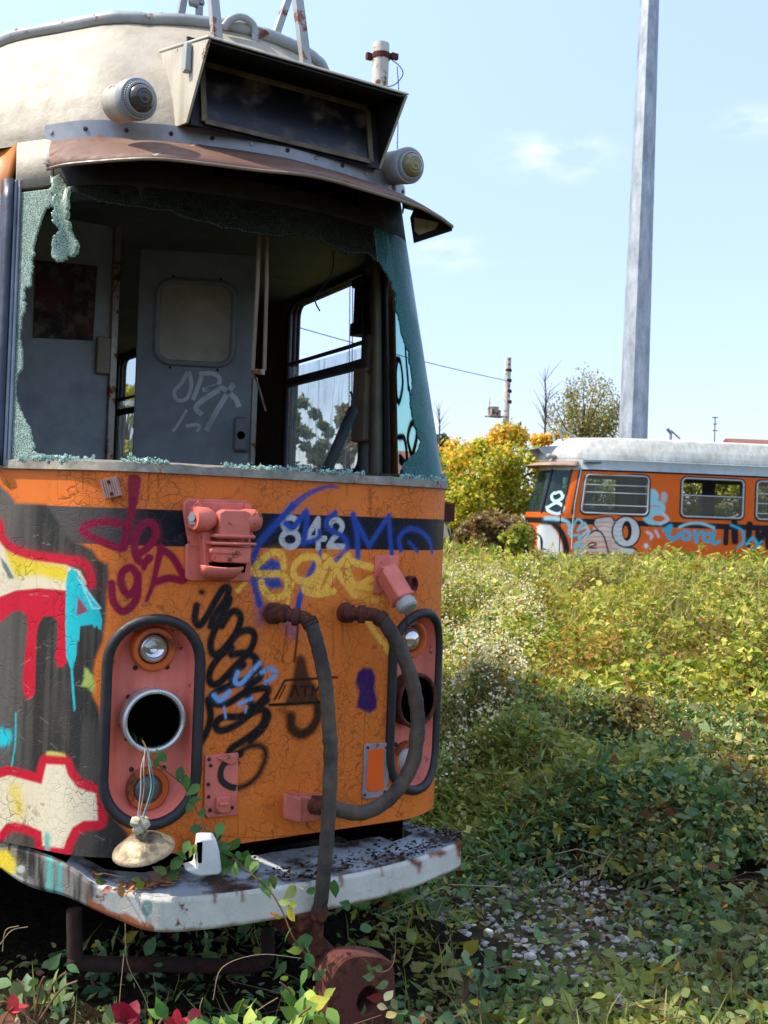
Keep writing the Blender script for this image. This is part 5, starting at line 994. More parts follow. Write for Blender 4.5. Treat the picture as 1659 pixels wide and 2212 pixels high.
vine('creeper', [Dp(500, 1850, -.13), Dp(545, 1890, -.18), Dp(575, 1915, -.22), Dp(597, 1945, -.25), Dp(615, 1980, -.27), Dp(632, 2022, -.30), Dp(660, 2060, -.33), Dp(682, 2092, -.36), Dp(700, 2120, -.36)],
     lv([(535, 1862), (548, 1872), (508, 1878)], -.19, .05, ['#5f8440', '#6d8a48'])+lv([(575, 1918), (590, 1905)], -.22, .055, ['#4f7638', '#6a7a3c'])+[(Dp(627, 1928, -.27), .06, '#9aa858'), (Dp(615, 1950, -.27), .04, '#7c9048'), (Dp(628, 1953, -.27), .042, '#a8b048'), (Dp(629, 1977, -.28), .06, '#d0b830'), (Dp(589, 1974, -.27), .036, '#b05a40'), (Dp(597, 1978, -.27), .03, '#d8c040'), (Dp(646, 1916, -.27), .04, '#b8a890')]
     +lv([(622, 2018), (638, 2052), (664, 2048), (655, 2033)], -.31, .056, ['#4f7c3c', '#a0b040', '#5c8848', '#4a7038'])+lv([(670, 2075), (690, 2105), (656, 2112)], -.35, .05, GV)+lv([(672, 1925), (723, 1920), (747, 1955), (792, 2005)], -.24, .05, ['#3f6632', '#4a7038']),
     'creeper with yellowing leaves hanging over the bumper beside the thick hose', 'creeper', 0)
vine('creeper', [Dp(400, 1850, -.1), Dp(362, 1873, -.13), Dp(320, 1890, -.15), Dp(270, 1895, -.12), Dp(232, 1888, -.08), Dp(214, 1886, -.06)],
     [(Dp(213, 1888, -.07), .042, '#6a7a38'), (Dp(219, 1905, -.08), .04, '#5a7034'), (Dp(205, 1891, -.07), .034, '#7a4a38'), (Dp(230, 1923, -.1), .036, '#a86a58'), (Dp(262, 1927, -.15), .042, '#8a6a4a'), (Dp(303, 1913, -.19), .04, '#5a6a34'), (Dp(345, 1880, -.17), .046, '#5f7038'), (Dp(335, 1893, -.17), .04, '#7a5a48'), (Dp(294, 1900, -.17), .03, '#6a7038')],
     'wilted reddish creeper lying along the left end of the bumper', 'creeper', 0, r=.0018)
vine('creeper', [Dp(855, 2005, -.1), Dp(850, 2080, -.45), Dp(820, 2100, -.47), Dp(795, 2080, -.46), Dp(770, 2060, -.45)], lv([(800, 2095), (797, 2110), (815, 2092)], -.47, .04, ['#5a7448', '#6a7c54'])+lv([(826, 2128), (840, 2150)], -.47, .042, ['#6f8458', '#8a9070'])+[(Dp(826, 2175, -.47), .035, '#a8a078'), (Dp(846, 2192, -.47), .045, '#b0a468'), (Dp(852, 2170, -.47), .04, '#8a8a60')], 'pale thin creeper trailing across the rusty coupling plate', 'creeper', 0, r=.0015)
vine('creeper', [Dp(268, 2260, -.55), Dp(270, 2215, -.55), Dp(276, 2180, -.55)], [(Dp(x, y, -.56), z_, c_) for x, y, z_, c_ in ((270, 2185, .075, '#a01c34'), (284, 2192, .07, '#8a1830'), (262, 2200, .06, '#7a1428'), (290, 2205, .05, '#b03048'))], 'single stem with a dark crimson leaf cluster below the left end of the guard pipe', 'creeper', 0)
vine('creeper', [Dp(395, 2260, -.6), Dp(390, 2225, -.6), Dp(388, 2205, -.6)], [(Dp(x, y, -.6), z_, c_) for x, y, z_, c_ in ((385, 2200, .07, '#c02840'), (372, 2210, .055, '#b83044'), (398, 2212, .05, '#d04a50'), (420, 2190, .05, '#7a2430'))], 'low stem with bright red leaves at the bottom edge left of the green weeds', 'creeper', 0)
vine('creeper', [Dp(-5, 2230, -.5), Dp(15, 2190, -.5), Dp(32, 2172, -.5)], [(Dp(x, y, -.5), z_, c_) for x, y, z_, c_ in ((30, 2170, .05, '#b03038'), (40, 2178, .05, '#c04048'), (22, 2182, .05, '#8a2c30'), (12, 2205, .06, '#9a6a4a'), (30, 2210, .05, '#b08a60'))], 'red and tan wilted leaves on a stem in the bottom left corner', 'creeper', 0)
# weeds at the foot of the picture
def weed(name, base, spread, n, size, items, label, cat='weed', h=.25, stems=6):
    mb = MB(); pts = []; 
    for k in range(stems):
        d = rng.normal(0, 1, 2)*spread; top = np.array(base)+[d[0], d[1], h*rng.uniform(.6, 1.1)]; Q = spline([base, np.array(base)*.5+top*.5+[d[0]*.1, d[1]*.1, .04], top], 6); mb.tube(Q, [.003]*len(Q), 5); pts += [Q[i]+rng.normal(0, .015, 3) for i in rng.integers(4, len(Q), n//stems)]
    Sx = tag(mb.build(name, m_stem, None, smooth=60), label, cat, 'weeds at the foot of the tram'); pts = np.array(pts); m = len(pts); d = rdir(m, .0); d[:, 1] -= .2; nr = rng.normal(0, .5, (m, 3))+np.array([-.4, -.6, .8]); sz = size*rng.uniform(.6, 1.25, m)
    V, F, c = leaves(pts, d, nr, sz, pal(m, items), LEAFH); raw('foliage', V, F, m_leafd, Sx, cols=c, smooth=180); return Sx
LIT = [('#6f9440', 4), ('#86a850', 3), ('#a8b850', 1.5), ('#527c38', 3), ('#c8c048', .6)]
REDS = [('#a81c30', 4), ('#8a1828', 3), ('#c23a40', 2), ('#6a2420', 1)]
def bw(x, y, Y): p = ony(x, y, Y); return p
for (x, y, Y, sp, n, sz, it, h, lab) in (
    (600, 2195, -.62, .085, 40, .058, LIT, .16, 'bright green leafy weed in front of the coupling plate'), (510, 2235, -.66, .08, 36, .058, LIT, .15, 'light green weed under the bumper middle'), (672, 2165, -.5, .045, 20, .05, LIT, .14, 'small green weed against the left side of the coupling plate'),
    (470, 2235, -.7, .07, 20, .055, LIT[:3]+[('#a8a058', 2)], .1, 'low pale weed at the bottom edge below the bumper'), (72, 2150, -.35, .05, 22, .055, NEARG, .13, 'dark green weed in the lower left corner'), (320, 2250, -.7, .05, 12, .045, LIT, .06, 'tiny green weed between the crimson and the bright red leaves'), (200, 2250, -.65, .06, 16, .045, LIT+[('#8a5a40', 2)], .07, 'mixed green and brown weed in the lower left'),
    (930, 2225, -.5, .07, 30, .055, NEARG, .12, 'green weed to the right of the coupling plate'), (1000, 2120, -.3, .10, 40, .05, NEARG, .1, 'green weed below the right end of the bumper')):
    weed('weed', ony(x, y, Y)-np.array([0, 0, h*.7]), sp, n, sz, it, lab, h=h)
mb = MB()
for L in ([(8, 2150), (40, 2180), (70, 2205), (95, 2225)], [(270, 1995), (275, 2080), (310, 2150), (330, 2210)], [(262, 2230), (258, 2170), (268, 2060)], [(440, 2215), (432, 2180), (438, 2155)], [(525, 2210), (560, 2180), (600, 2155)], [(460, 2160), (480, 2090), (560, 2062), (650, 2070)], [(0, 2040), (25, 2010), (60, 2002)], [(5, 2055), (12, 2010), (40, 2000)]): mb.tube(spline([ony(x, y, -.5+.12*i) if 0 else ony(x, y, -.48) for i, (x, y) in enumerate(L)], 5), .0011, 5)
tag(mb.build('dry_twigs', m_dry, None, smooth=60), 'thin bare twigs hanging in front of the dark underframe', 'twigs', None, 'stuff')
# ------------------------------------------------------------------ things lying on or hanging from the tram
rc = ony(309, 1826, -.10); rax = np.array([-.24, -.12, .95]); rax /= np.linalg.norm(rax)
HR = thing('headlight_reflector', rc, 'tarnished headlight bowl dangling on wires below the left lamp housing', 'headlight')
mb = MB(); mb.lathe([(.085, -.018), (.09, -.015), (.088, -.009), (.08, -.004), (.068, .006), (.052, .018), (.034, .026), (.018, .029), (.016, .04), (0, .041)], rc, rax, 36); t = NT('tarnished_reflector'); m_tarn = t.out(t.pbr(t.mix(t.rng(t.noise(16., 6.), .35, .6), hx('#4a4032'), hx('#a8987a')), t.rng(t.noise(30.), .3, .7, .4, .7), .6, t.bump(t.noise(36., 5.), .9))); o = mb.build('bowl', m_tarn, HR, smooth=60, solid=.002)
mb = MB(); mb.lathe([(.084, -.018), (.06, -.026), (.03, -.03), (0, -.031)], rc, rax, 32); mb.build('lens', m_glassy, HR, smooth=60)
mb = MB(); ct = rc+rax*.058
for k in range(7): mb.lathe([(.004, -.006), (.014, -.01), (.017, .002), (.012, .013), (0, .015)], ct+rng.normal(0, .008, 3)+[0, 0, .004*k], rng.normal(size=3), 8, cap0=True)
mb.build('lamp_socket', M('old_porcelain', '#cfc4a4', .6, var=.4, bump=.5, dirt=.4), HR)
h0 = ony(316, 1618, -.06); wc = [('#b8b4a4', -14, 0), ('#7fb8b0', 8, 3), ('#3f8a88', 14, 2), ('#a89a80', -7, -4)]
for i, (cw, dx, q) in enumerate(wc): mb = MB(); mb.tube(spline([h0+[q*.001, 0, 0], ony(316+dx*.8, 1660, -.085-.004*i), ony(318+dx, 1705, -.1), ct+[.002*dx*.3, 0, .02]], 8), .0016, 6); mb.build('wire', M('wire_'+['grey', 'aqua', 'teal', 'tan'][i], cw, .5, dirt=.3), HR)
wb0 = ony(440, 1882, -.115)
mb = MB(); q = [ony(x, y, -.15) for x, y in c7([(1195, 1075), (1270, 1060), (1290, 875), (1400, 868), (1425, 960), (1440, 1080), (1425, 1110), (1300, 1122), (1250, 1110)])]; mb.prism(q, (.012, .055, .004))
WBk = mb.build('plastic_fitting', m_white, None, bevel=.008); tag(WBk, 'white weathered plastic fitting standing on the bumper among the leaves', 'plastic fitting')
mb = MB(); mb.prism([ony(x, y, -.153) for x, y in c7([(1278, 900), (1312, 895), (1308, 1030), (1285, 1030)])], (0, .004, 0)); mb.build('slot_shade', m_holeshade, WBk); 
mb = MB()
for k in range(150):
    u = rng.random(); x, y = 255+130*u+rng.normal(0, 4), 1902-6*u+rng.normal(0, 5)+14*(1-u); p = onz(x, y, .462+rng.uniform(0, .012)); g = rng.normal(.2, .5); d = np.array([math.cos(g), math.sin(g), rng.normal(0, .25)]); e = np.cross(d, [0, 0, 1.]); mb.box(p, (rng.uniform(.012, .04), rng.uniform(.004, .009), .002), [d, e, np.cross(e, d)])
tag(mb.build('wood_splinters', M('splinters', '#b07a50', .8, var=.5, vs=60, bump=.3), None, smooth=None), 'rotten orange brown wood splinters on the left end of the bumper', 'splinters', None, 'stuff')
n = 760; i = rng.integers(22*12, len(Bp)-30, n); kq = rng.random(n)**2.*np.where(rng.random(n) < .25, 1., .45); b0 = np.stack([Bp[i, 0], Bp[i, 1]], -1); ti = top_in[i]; p = np.concatenate([b0*(1-kq)[:, None]*.98+ti*kq[:, None]*.98+.02*ti, np.full((n, 1), .468)], 1); p[:, 2] += rng.uniform(0, .008, n)
V, F, c = leaves(p, rdir(n, 0)*np.array([1, 1, .15]), rdir(n, 2.2), .017*(.4+rng.random(n)), pal(n, [('#2e261c', 6), ('#4a3a28', 4), ('#6a5238', 2), ('#8a6a48', .6), ('#1c1812', 4)]), LEAF4)
tag(raw('leaf_litter', V, F, m_leafd, cols=c), 'dark rotting leaf litter lying along the bumper top', None, None, 'stuff')
# ------------------------------------------------------------------ tram 2 across the yard
g2 = math.radians(-25.); YL = np.array([math.cos(g2), math.sin(g2), 0]); XL = np.array([YL[1], -YL[0], 0])
_w = dep(1408, 1150, 21.5); _w[2] = 0
O2 = _w-XL*1.067-YL*2.2+np.array([0, 0, .06])
def TF2(P): P = np.array(P, float); P[:, 2] = np.where(P[:, 2] > 2.79, 2.79+(P[:, 2]-2.79)*.86, P[:, 2]); return O2+np.outer(P[:, 0]-XC, XL)+np.outer(P[:, 1], YL)+np.outer(P[:, 2], [0, 0, 1.])
T2o = thing('tram', O2+YL*.2, 'graffiti covered orange tram with pale roof standing in the brambles across the yard', 'tram')
W2 = [(1.44, 2.76, 1.735, 2.50, .09), (3.46, 4.75, 1.735, 2.50, .09), (5.04, 6.3, 1.735, 2.50, .09), (6.6, 7.9, 1.735, 2.5, .09), (8.2, 9.5, 1.735, 2.5, .09)]
def c9(L): return [(1106.1+x/3., 916.+y/3.) for x, y in L]
m_p2 = paint_mat('far_tram_paint', .42, .1, .12)
def far_side(s0, s1, step, hl):
    A = np.arange(s0, s1, step); Z = np.arange(.7, 2.62, step); AA, ZZ = np.meshgrid(A, Z, indexing='ij'); keep = np.ones((len(A)-1, len(Z)-1), bool)
    ca = (AA[1:, 1:]+AA[:-1, :-1])/2; cz = (ZZ[1:, 1:]+ZZ[:-1, :-1])/2
    for w in hl: keep &= rrect(ca, cz, *w) > 0
    V = TF2(S(AA, ZZ).reshape(-1, 3)); pj = proj(V).reshape(AA.shape+(2,)); q = 106.
    cv = Canvas(pj[..., 0]/q, -pj[..., 1]/q, hx('#dc6420', .95)); cv.c *= (.92+.16*fbm(AA*4, ZZ*4))[..., None]
    m = (ZZ > 1.50) & (ZZ < 1.615); cv.c[m] = np.array(hx('#1e2024'))
    cv.c[ZZ > 2.565] = np.array(hx('#17181a'))
    D = lambda L: [(x/q, -y/q) for x, y in c9(L)]
    st = lambda L, w, col, soft=.008, **k: cv.stroke(D(L), w/3/q, col, soft, **k); po = lambda L, col, soft=.008, **k: cv.poly(D(L), col, soft, **k)
    wt = hx('#d4d8d8', .85); lc = hx('#9cd2dc', .9); tc = hx('#3cb4d4', .9); bk = hx('#1a1b1e')
    po([(160, 665), (195, 640), (245, 650), (290, 700), (322, 780), (335, 860), (335, 930), (170, 930)], wt); st([(180, 628), (260, 640), (320, 705), (350, 790), (352, 900)], 38, bk)
    st([(215, 610), (300, 615), (365, 640), (372, 710)], 22, lc)
    po([(540, 612), (640, 602), (665, 640), (650, 700), (700, 790), (720, 900), (480, 920), (395, 880), (400, 770), (520, 705)], hx('#d8c8c0', .85))
    for y in (640, 668, 700, 735, 770, 805, 840): st([(545, y), (600, y-6), (650, y+4)] if y < 700 else [(430, y+8), (560, y-5), (690, y+6)], 7, hx('#b89484'))
    for y in (755, 790, 825): st([(480, y), (560, y+8), (640, y)], 12, hx('#d87848'), op=.6)
    st([(540, 612), (530, 650), (560, 690)], 8, bk); st([(540, 612), (640, 600), (665, 640)], 8, bk); st([(480, 730), (540, 690), (590, 720), (625, 830)], 10, bk); st([(480, 790), (520, 770), (545, 780), (500, 800), (545, 805)], 9, bk)
    el = lambda cx_, cy_, rx, ry: [(cx_+rx*math.cos(k*.3491), cy_+ry*math.sin(k*.3491)) for k in range(18)]
    po([(700, 780), (760, 790), (830, 850), (840, 930), (720, 930)], wt); st([(740, 800), (800, 810), (840, 880)], 9, bk)
    po(el(740, 698, 96, 106), bk); po(el(740, 698, 86, 96), wt)
    for y in (630, 660, 690, 720, 750): st([(660, y), (690, y+8), (715, y)], 5, hx('#a8acb0'))
    po(el(744, 692, 32, 66), bk); po(el(736, 700, 17, 40), hx('#dc6420', .95))
    st([(385, 690), (420, 620), (455, 640), (425, 690), (470, 670), (490, 690), (430, 740)], 15, lc); st([(380, 730), (430, 720), (440, 770), (400, 800), (470, 790)], 15, lc); st([(470, 640), (500, 700), (470, 740)], 12, lc)
    po(el(905, 470, 46, 50), lc, .02); po(el(985, 475, 22, 36), lc, .03, op=.7); po(el(935, 545, 60, 50), lc, .02); po(el(925, 610, 75, 46), lc, .02); st([(890, 535), (930, 530), (960, 540)], 6, hx('#dc6420')); po(el(950, 612, 40, 20), hx('#dc6420')); st([(980, 580), (1010, 620), (960, 650)], 16, hx('#c8d0d4'), .02)
    st([(875, 700), (905, 720), (900, 740)], 18, hx('#d8c0c8'), .015); st([(930, 690), (950, 730)], 16, hx('#d8c0c8'), .015); st([(868, 788), (870, 790)], 26, hx('#c8dce8'), .015)
    st([(985, 690), (1030, 660), (1010, 720), (1045, 745), (1085, 715)], 24, tc); st([(1085, 668), (1150, 645), (1230, 645), (1308, 672)], 18, lc)
    st(el(1128, 722, 24, 26)+[(1150, 722)], 20, tc); st([(1185, 695), (1195, 765), (1200, 720), (1235, 700)], 20, tc); st(el(1268, 735, 26, 26)+[(1292, 735)], 20, tc); st([(1308, 695), (1305, 770), (1345, 760)], 20, tc)
    st([(1390, 670), (1385, 770)], 34, bk); st([(1440, 640), (1445, 760)], 44, bk); st([(1540, 650), (1530, 780)], 40, bk); st([(1590, 670), (1600, 790), (1640, 680), (1660, 800)], 34, bk)
    st([(1420, 655), (1490, 690), (1500, 760), (1465, 800)], 16, tc); st([(1520, 780), (1560, 740), (1600, 790)], 18, tc); st([(1560, 820), (1620, 760)], 14, tc)
    V, F, c = compact(V, gridfaces(keep), cv.c.reshape(-1, 3)); return raw('body_side', V, F, m_p2, T2o, cols=c, smooth=180)
far_side(1.05, 9.9, .014, W2)
nose = far_side(-1.4, 1.05, .03, [(-1.0, 1.03, 1.71, 2.58, .05)]); nose.name = 'front_panel'
m_p2r = M('far_roof', '#c4c6bc', .6, var=.16, vs=1.2, bump=.3, bs=14, dirt=.5, dirtcol='#7c7460', streak=.45)
R2o = roof_builder('roof', m_p2r, T2o, 11., T=TF2)
m_gut = M('gutter_pale_blue', '#aebcc0', .5, var=.1, dirt=.2); ss = np.concatenate([np.arange(1.28, 3, .1), [4, 6, 8, 9.9]])
mb = MB(); mb.grid(np.array([S(ss, 2.60, .002), S(ss, 2.605, .03), S(ss, 2.77, .025), S(ss, 2.80, .045), S(ss, 2.81, .0)])); mb.tube(S(1.28+0*np.linspace(0, 1, 5), np.linspace(1.0, 2.8, 5), .015), .012, 6); mb.build('gutter', m_gut, T2o, T=TF2)
ss = np.linspace(-1.2, 1.3, 60); mb = MB(); mb.grid(np.array([S(ss, 2.58, .0), S(ss, 2.80, .01)])); mb.build('front_header', m_p2r, T2o, T=TF2)
m_alu = M('window_alloy', '#a9adad', .4, .4, var=.15); m_win = glass_mat('far_glass', '#9aa8a6', '#7d857c', .14)
for i, w in enumerate(W2):
    P = rr_path(*w); mb = MB(); mb.tube(S(P[:, 0], P[:, 1], .008), .02, 8, closed=True); fr = mb.build('side_window', m_alu, T2o, T=TF2); P = rr_path(w[0]-.03, w[1]+.03, w[2]-.03, w[3]+.03, .11); mb = MB(); mb.tube(S(P[:, 0], P[:, 1], .002), .014, 6, closed=True); mb.build('window_rubber', m_blackfr, fr, T=TF2)
    a = np.linspace(w[0]+.02, w[1]-.02, 5)
    for z in ((2.30, 2.15, 1.90) if i == 0 else (2.16,) if i == 1 else (2.25, 2.05, 1.85)): mb = MB(); mb.tube(S(a, z+0*a, .004), .014, 6); mb.build('bar', m_alu, fr, T=TF2)
    a = np.linspace(w[0], w[1], 5); mb = MB(); mb.grid(np.array([S(a, w[2], -.004), S(a, w[3] if i % 2 == 0 else 2.16, -.004)])); mb.build('pane', m_win, fr, T=TF2)
hl2 = [(lambda a, z, w=w: rrect(a, z, w[0]+.1, w[1]+.1, w[2], w[3], .08)) for w in W2]
skin('far_wall', 1.2, 10., .9, 2.7, .05, m_darkgrey, T2o, holes=hl2, T=lambda P: TF2(np.stack([2*XC-P[:, 0], P[:, 1], P[:, 2]], -1)))
skin('wall_lining', 1.2, 10., .9, 2.7, .04, m_darkgrey, T2o, holes=[(lambda a, z, w=w: rrect(a, z, *w)) for w in W2], off=-.04, T=TF2)
mb = MB(); mb.box((XC, 5.4, .9), (2., 9., .05)); mb.box((XC, 5.4, 2.74), (2., 9.2, .03)); mb.build('cabin_floor', m_darkgrey, T2o, T=TF2)
mb = MB(); mb.box((XC+.35, 1.95, 1.8), (1., .04, 1.8)); mb.box((XC+.5, 4.45, 1.8), (.08, .3, 1.8)); mb.build('partition', M('far_partition', '#6a7074', .6), T2o, T=TF2)
mb = MB(); mb.box((XC+.5, 1.2, 1.70), (.8, .7, .26)); mb.build('cab_seat', M('blue_seat', '#1c6f8c', .6), T2o, T=TF2, bevel=.03)
mb = MB(); mb.box((XC+.5, 5.0, 1.70), (.8, .7, .22)); mb.build('seat', M('green_seat', '#2a8a5c', .6), T2o, T=TF2, bevel=.03)
skin('windscreen', -1.0, 1.03, 1.72, 2.58, .03, m_teal2 if 'm_teal2' in globals() else glass_mat('far_windscreen', '#6fa09c', '#5c7a76', .3), T2o, off=-.01, T=TF2)
mb = MB(); 
for s_ in (.62, 1.05, 1.26): zz = np.linspace(1.71, 2.6, 6); mb.tube(S(s_+0*zz, zz, .0), .022, 6)
mb.build('windscreen_post', m_blackfr, T2o, T=TF2)
t = NT('sprayed_letters')
def gst(L, w): P = spline(c9(L), 5); return P, w
mb = MB()
def onS2(x, y):   # nearest point on the curved front corner of tram 2 for a point of the photograph
    a, z = np.meshgrid(np.linspace(.5, 1.2, 60), np.linspace(1.7, 2.6, 80), indexing='ij'); pj = proj(TF2(S(a, z, .006).reshape(-1, 3))); i = np.argmin(((pj-np.array([x, y]))**2).sum(1)); return a.ravel()[i], z.ravel()[i]
for L, w in (([(275, 450), (315, 440), (325, 480), (275, 500), (255, 465), (280, 440)], .028), ([(230, 540), (290, 510), (335, 540), (300, 580), (240, 565), (225, 530)], .03), ([(300, 490), (345, 460), (340, 500)], .02)):
    P = spline(np.array([onS2(*p) for p in c9(L)]), 6); d = np.gradient(P, axis=0); d /= np.linalg.norm(d, axis=1)[:, None]+1e-9; nn = np.stack([-d[:, 1], d[:, 0]], -1)*w; mb.grid(np.array([S(P[:, 0]-nn[:, 0], P[:, 1]-nn[:, 1], .006), S(P[:, 0]+nn[:, 0], P[:, 1]+nn[:, 1], .006)]))
mb.build('window_tag', M('pale_spray', '#bcdce4', .6), T2o, T=TF2)
lip2 = np.array([S(a, 2.66, .30*math.cos(min(abs(a)/1.0, 1)*1.2)+.02) for a in np.linspace(-1.0, 1.15, 24)]); tp2 = S(np.linspace(-1.0, 1.15, 24), 2.76, .01); mb = MB(); mb.grid(np.array([tp2, (tp2+lip2)/2+[0, 0, .01], lip2])); mb.build('sun_visor', M('far_visor', '#9a7c68', .5, dirt=.3), T2o, T=TF2, solid=.012)
mb = MB()
for sg in (-1, 1): mb.prism([(XC+sg*.366, .20, 2.83), (XC+sg*.366, .0, 3.06), (XC+sg*.366, .45, 3.14), (XC+sg*.366, .3, 2.84)], (-sg*.012, 0, 0))
mb.prism([(XC-.37, -.01, 3.06), (XC+.37, -.01, 3.06), (XC+.37, .46, 3.14), (XC-.37, .46, 3.14)], (0, 0, .012)); mb.prism([(XC-.35, .21, 2.83), (XC+.35, .21, 2.83), (XC+.35, .24, 3.06), (XC-.35, .24, 3.06)], (0, .01, 0)); mb.build('destination_box', M('far_hood', '#9aa4a8', .6), T2o, T=TF2)
mb = MB(); mb.lathe([(.055, -.15), (.06, 0), (.04, .02), (0, .03)], (XC+.5, .17, 2.87), (0, -1, 0), 16); mb.build('marker_lamp', m_roofgrey, T2o, T=TF2)
mb = MB()
for p, q in (((XC+.3, .55, 3.2), (XC+.3, .45, 3.55)), ((XC+.3, 1.0, 3.25), (XC+.3, .45, 3.55)), ((XC-.3, .55, 3.2), (XC-.3, .5, 3.5))): mb.tube([p, q], .025, 6)
mb.build('roof_bracket', m_frame, T2o, T=TF2)
mb = MB(); P = rr_path(.34, .66, .64, 1.28, .15); mb.tube(S(P[:, 0], P[:, 1], .004), .02, 6, closed=True); mb.add(S(P[:, 0], P[:, 1], .002), [tuple(range(len(P)))]); mb.build('headlight_housing', m_blackfr, T2o, T=TF2)
mb = MB(); mb.box((XC, 5.2, .6), (1.7, 9., .3)); mb.build('underframe', m_holeshade, T2o, T=TF2)
# ------------------------------------------------------------------ mast, poles, cable
def lathe_between(p, q, r0, r1, n): mb = MB(); d = q-p; L = np.linalg.norm(d); mb.lathe([(r0, 0), ((r0+r1)/2, L/2), (r1, L)], p, d, n, cap0=True, cap1=True); return mb
t = NT('galvanised'); gcol = t.mix(t.rng(t.noise(5., 7., .7, stretch=(1, 1, .35)), .35, .65), hx('#7f888e'), hx('#b4babc')); gcol = t.mix(t.rng(t.noise(30., 4.), .35, .7, 0, .35), gcol, hx('#767e84')); m_galv = t.out(t.pbr(gcol, .55, .35, t.bump(t.noise(60.), .1)))
a_ = dep(1367, 945, 27.); b_ = dep(1403, 0, 27.3); d = (b_-a_); base = a_-d*((a_[2]-.2)/d[2]); topm = b_+d*.35
r0 = .5*59/FPX*27/math.cos(math.pi/8)*.97; r1 = .5*39/FPX*27.3/math.cos(math.pi/8)*.97; k = (r1-r0)/np.linalg.norm(b_-a_)
mb = lathe_between(base, topm, r0-k*np.linalg.norm(a_-base), r1+k*np.linalg.norm(topm-b_), 8); o = mb.build('light_mast', m_galv, None, smooth=10); tag(o, 'tall tapered octagonal galvanised mast behind the far tram', 'mast')
m_wpole = M('flaking_white_pole', '#c8c2b4', .7, var=.25, bump=.3, rust=.2, rs=9., rustcol=('#6a4630', '#8a5c3c'))
def pole(x, y0, y1, dpth, rpx, label, bands=(), clamp=None):
    tpt = dep(x, y0, dpth); r = rpx/FPX*dpth; bs_ = tpt.copy(); bs_[2] = .1; mb = lathe_between(bs_, tpt, r*1.05, r, 14); o = mb.build('rusty_pole', m_wpole, None); tag(o, label, 'pole')
    mb = MB()
    for y in bands: p = dep(x, y, dpth); mb.lathe([(r*1.02, -r*.5), (r*1.12, -r*.4), (r*1.12, r*.4), (r*1.02, r*.5)], p, (0, 0, 1), 14)
    if bands: mb.build('band', m_rust, o)
    if clamp:
        p = dep(x, clamp, dpth); mb = MB(); mb.lathe([(r*1.05, -r*.35), (r*1.15, -r*.3), (r*1.15, r*.3), (r*1.05, r*.35)], p, (0, 0, 1), 14); mb.box(p-IMX*r*1.5, (r*.8, r*.5, r*.8)); mb.box(p+IMX*r*1.6, (r*.9, r*.5, r*.7)); mb.build('clamp', m_rust, o)
        cw = spline([dep(x+18, clamp+4, dpth), dep(x+40, clamp+22, dpth), dep(x+46, clamp+40, dpth), dep(x+30, clamp+60, dpth), dep(x+12, clamp+66, dpth)], 6); mb = MB(); mb.tube(cw, .007, 5); mb.tube([dep(x+34, clamp+22, dpth), dep(x+38, clamp+80, dpth), dep(x+34, clamp+200, dpth)], .006, 5); mb.build('cable', M('cable_dark', '#3a4a50', .6), o)
    return o
pole(824, 95, 0, 13., 17.5, 'short white flaking pole with rusty clamp rising behind the destination box', clamp=122)
pole(1098, 773, 0, 32., 6.8, 'white pole with brown bands behind the yellow maple', bands=(800, 822, 845, 868))
mb = MB(); p = dep(1068, 900, 31.8); mb.box(p, (.5, .3, .04)); mb.box(p+[-.05, 0, .16], (.26, .2, .26)); mb.box(p+[.1, 0, .1], (.12, .2, .2)); mb.tube([p+[-.2, 0, 0], p+[-.2, 0, .55]], .015, 5); mb.tube([p, p+IMX*.4], .03, 6); o = mb.build('lamp_bracket', M('bracket_pale', '#a8a49a', .6, rust=.4), None, bevel=.01); tag(o, 'small rusty equipment platform beside the banded pole', 'platform')
q0 = dep(1093, 822, 32.); q1 = dep(420, 640, 20.); mb = MB(); P = [q0+(q1-q0)*k-np.array([0, 0, .35*4*k*(1-k)*.25]) for k in np.linspace(0, 1, 20)]; mb.tube(P, .011, 5); tag(mb.build('overhead_cable', m_blackfr, None, smooth=60), 'thin overhead cable running from the banded pole behind the near tram', 'cable')
for x, lab in ((756, 'left one of two thin drop wires seen through the cab window'), (762, 'right one of two thin drop wires seen through the cab window')): mb = MB(); p = dep(x, 600, 24.); q = dep(x-3, 1000, 24.); mb.tube([p+(p-q)*.5, p, q], .012, 5); tag(mb.build('drop_wire', m_blackfr, None, smooth=60), lab, 'wire')
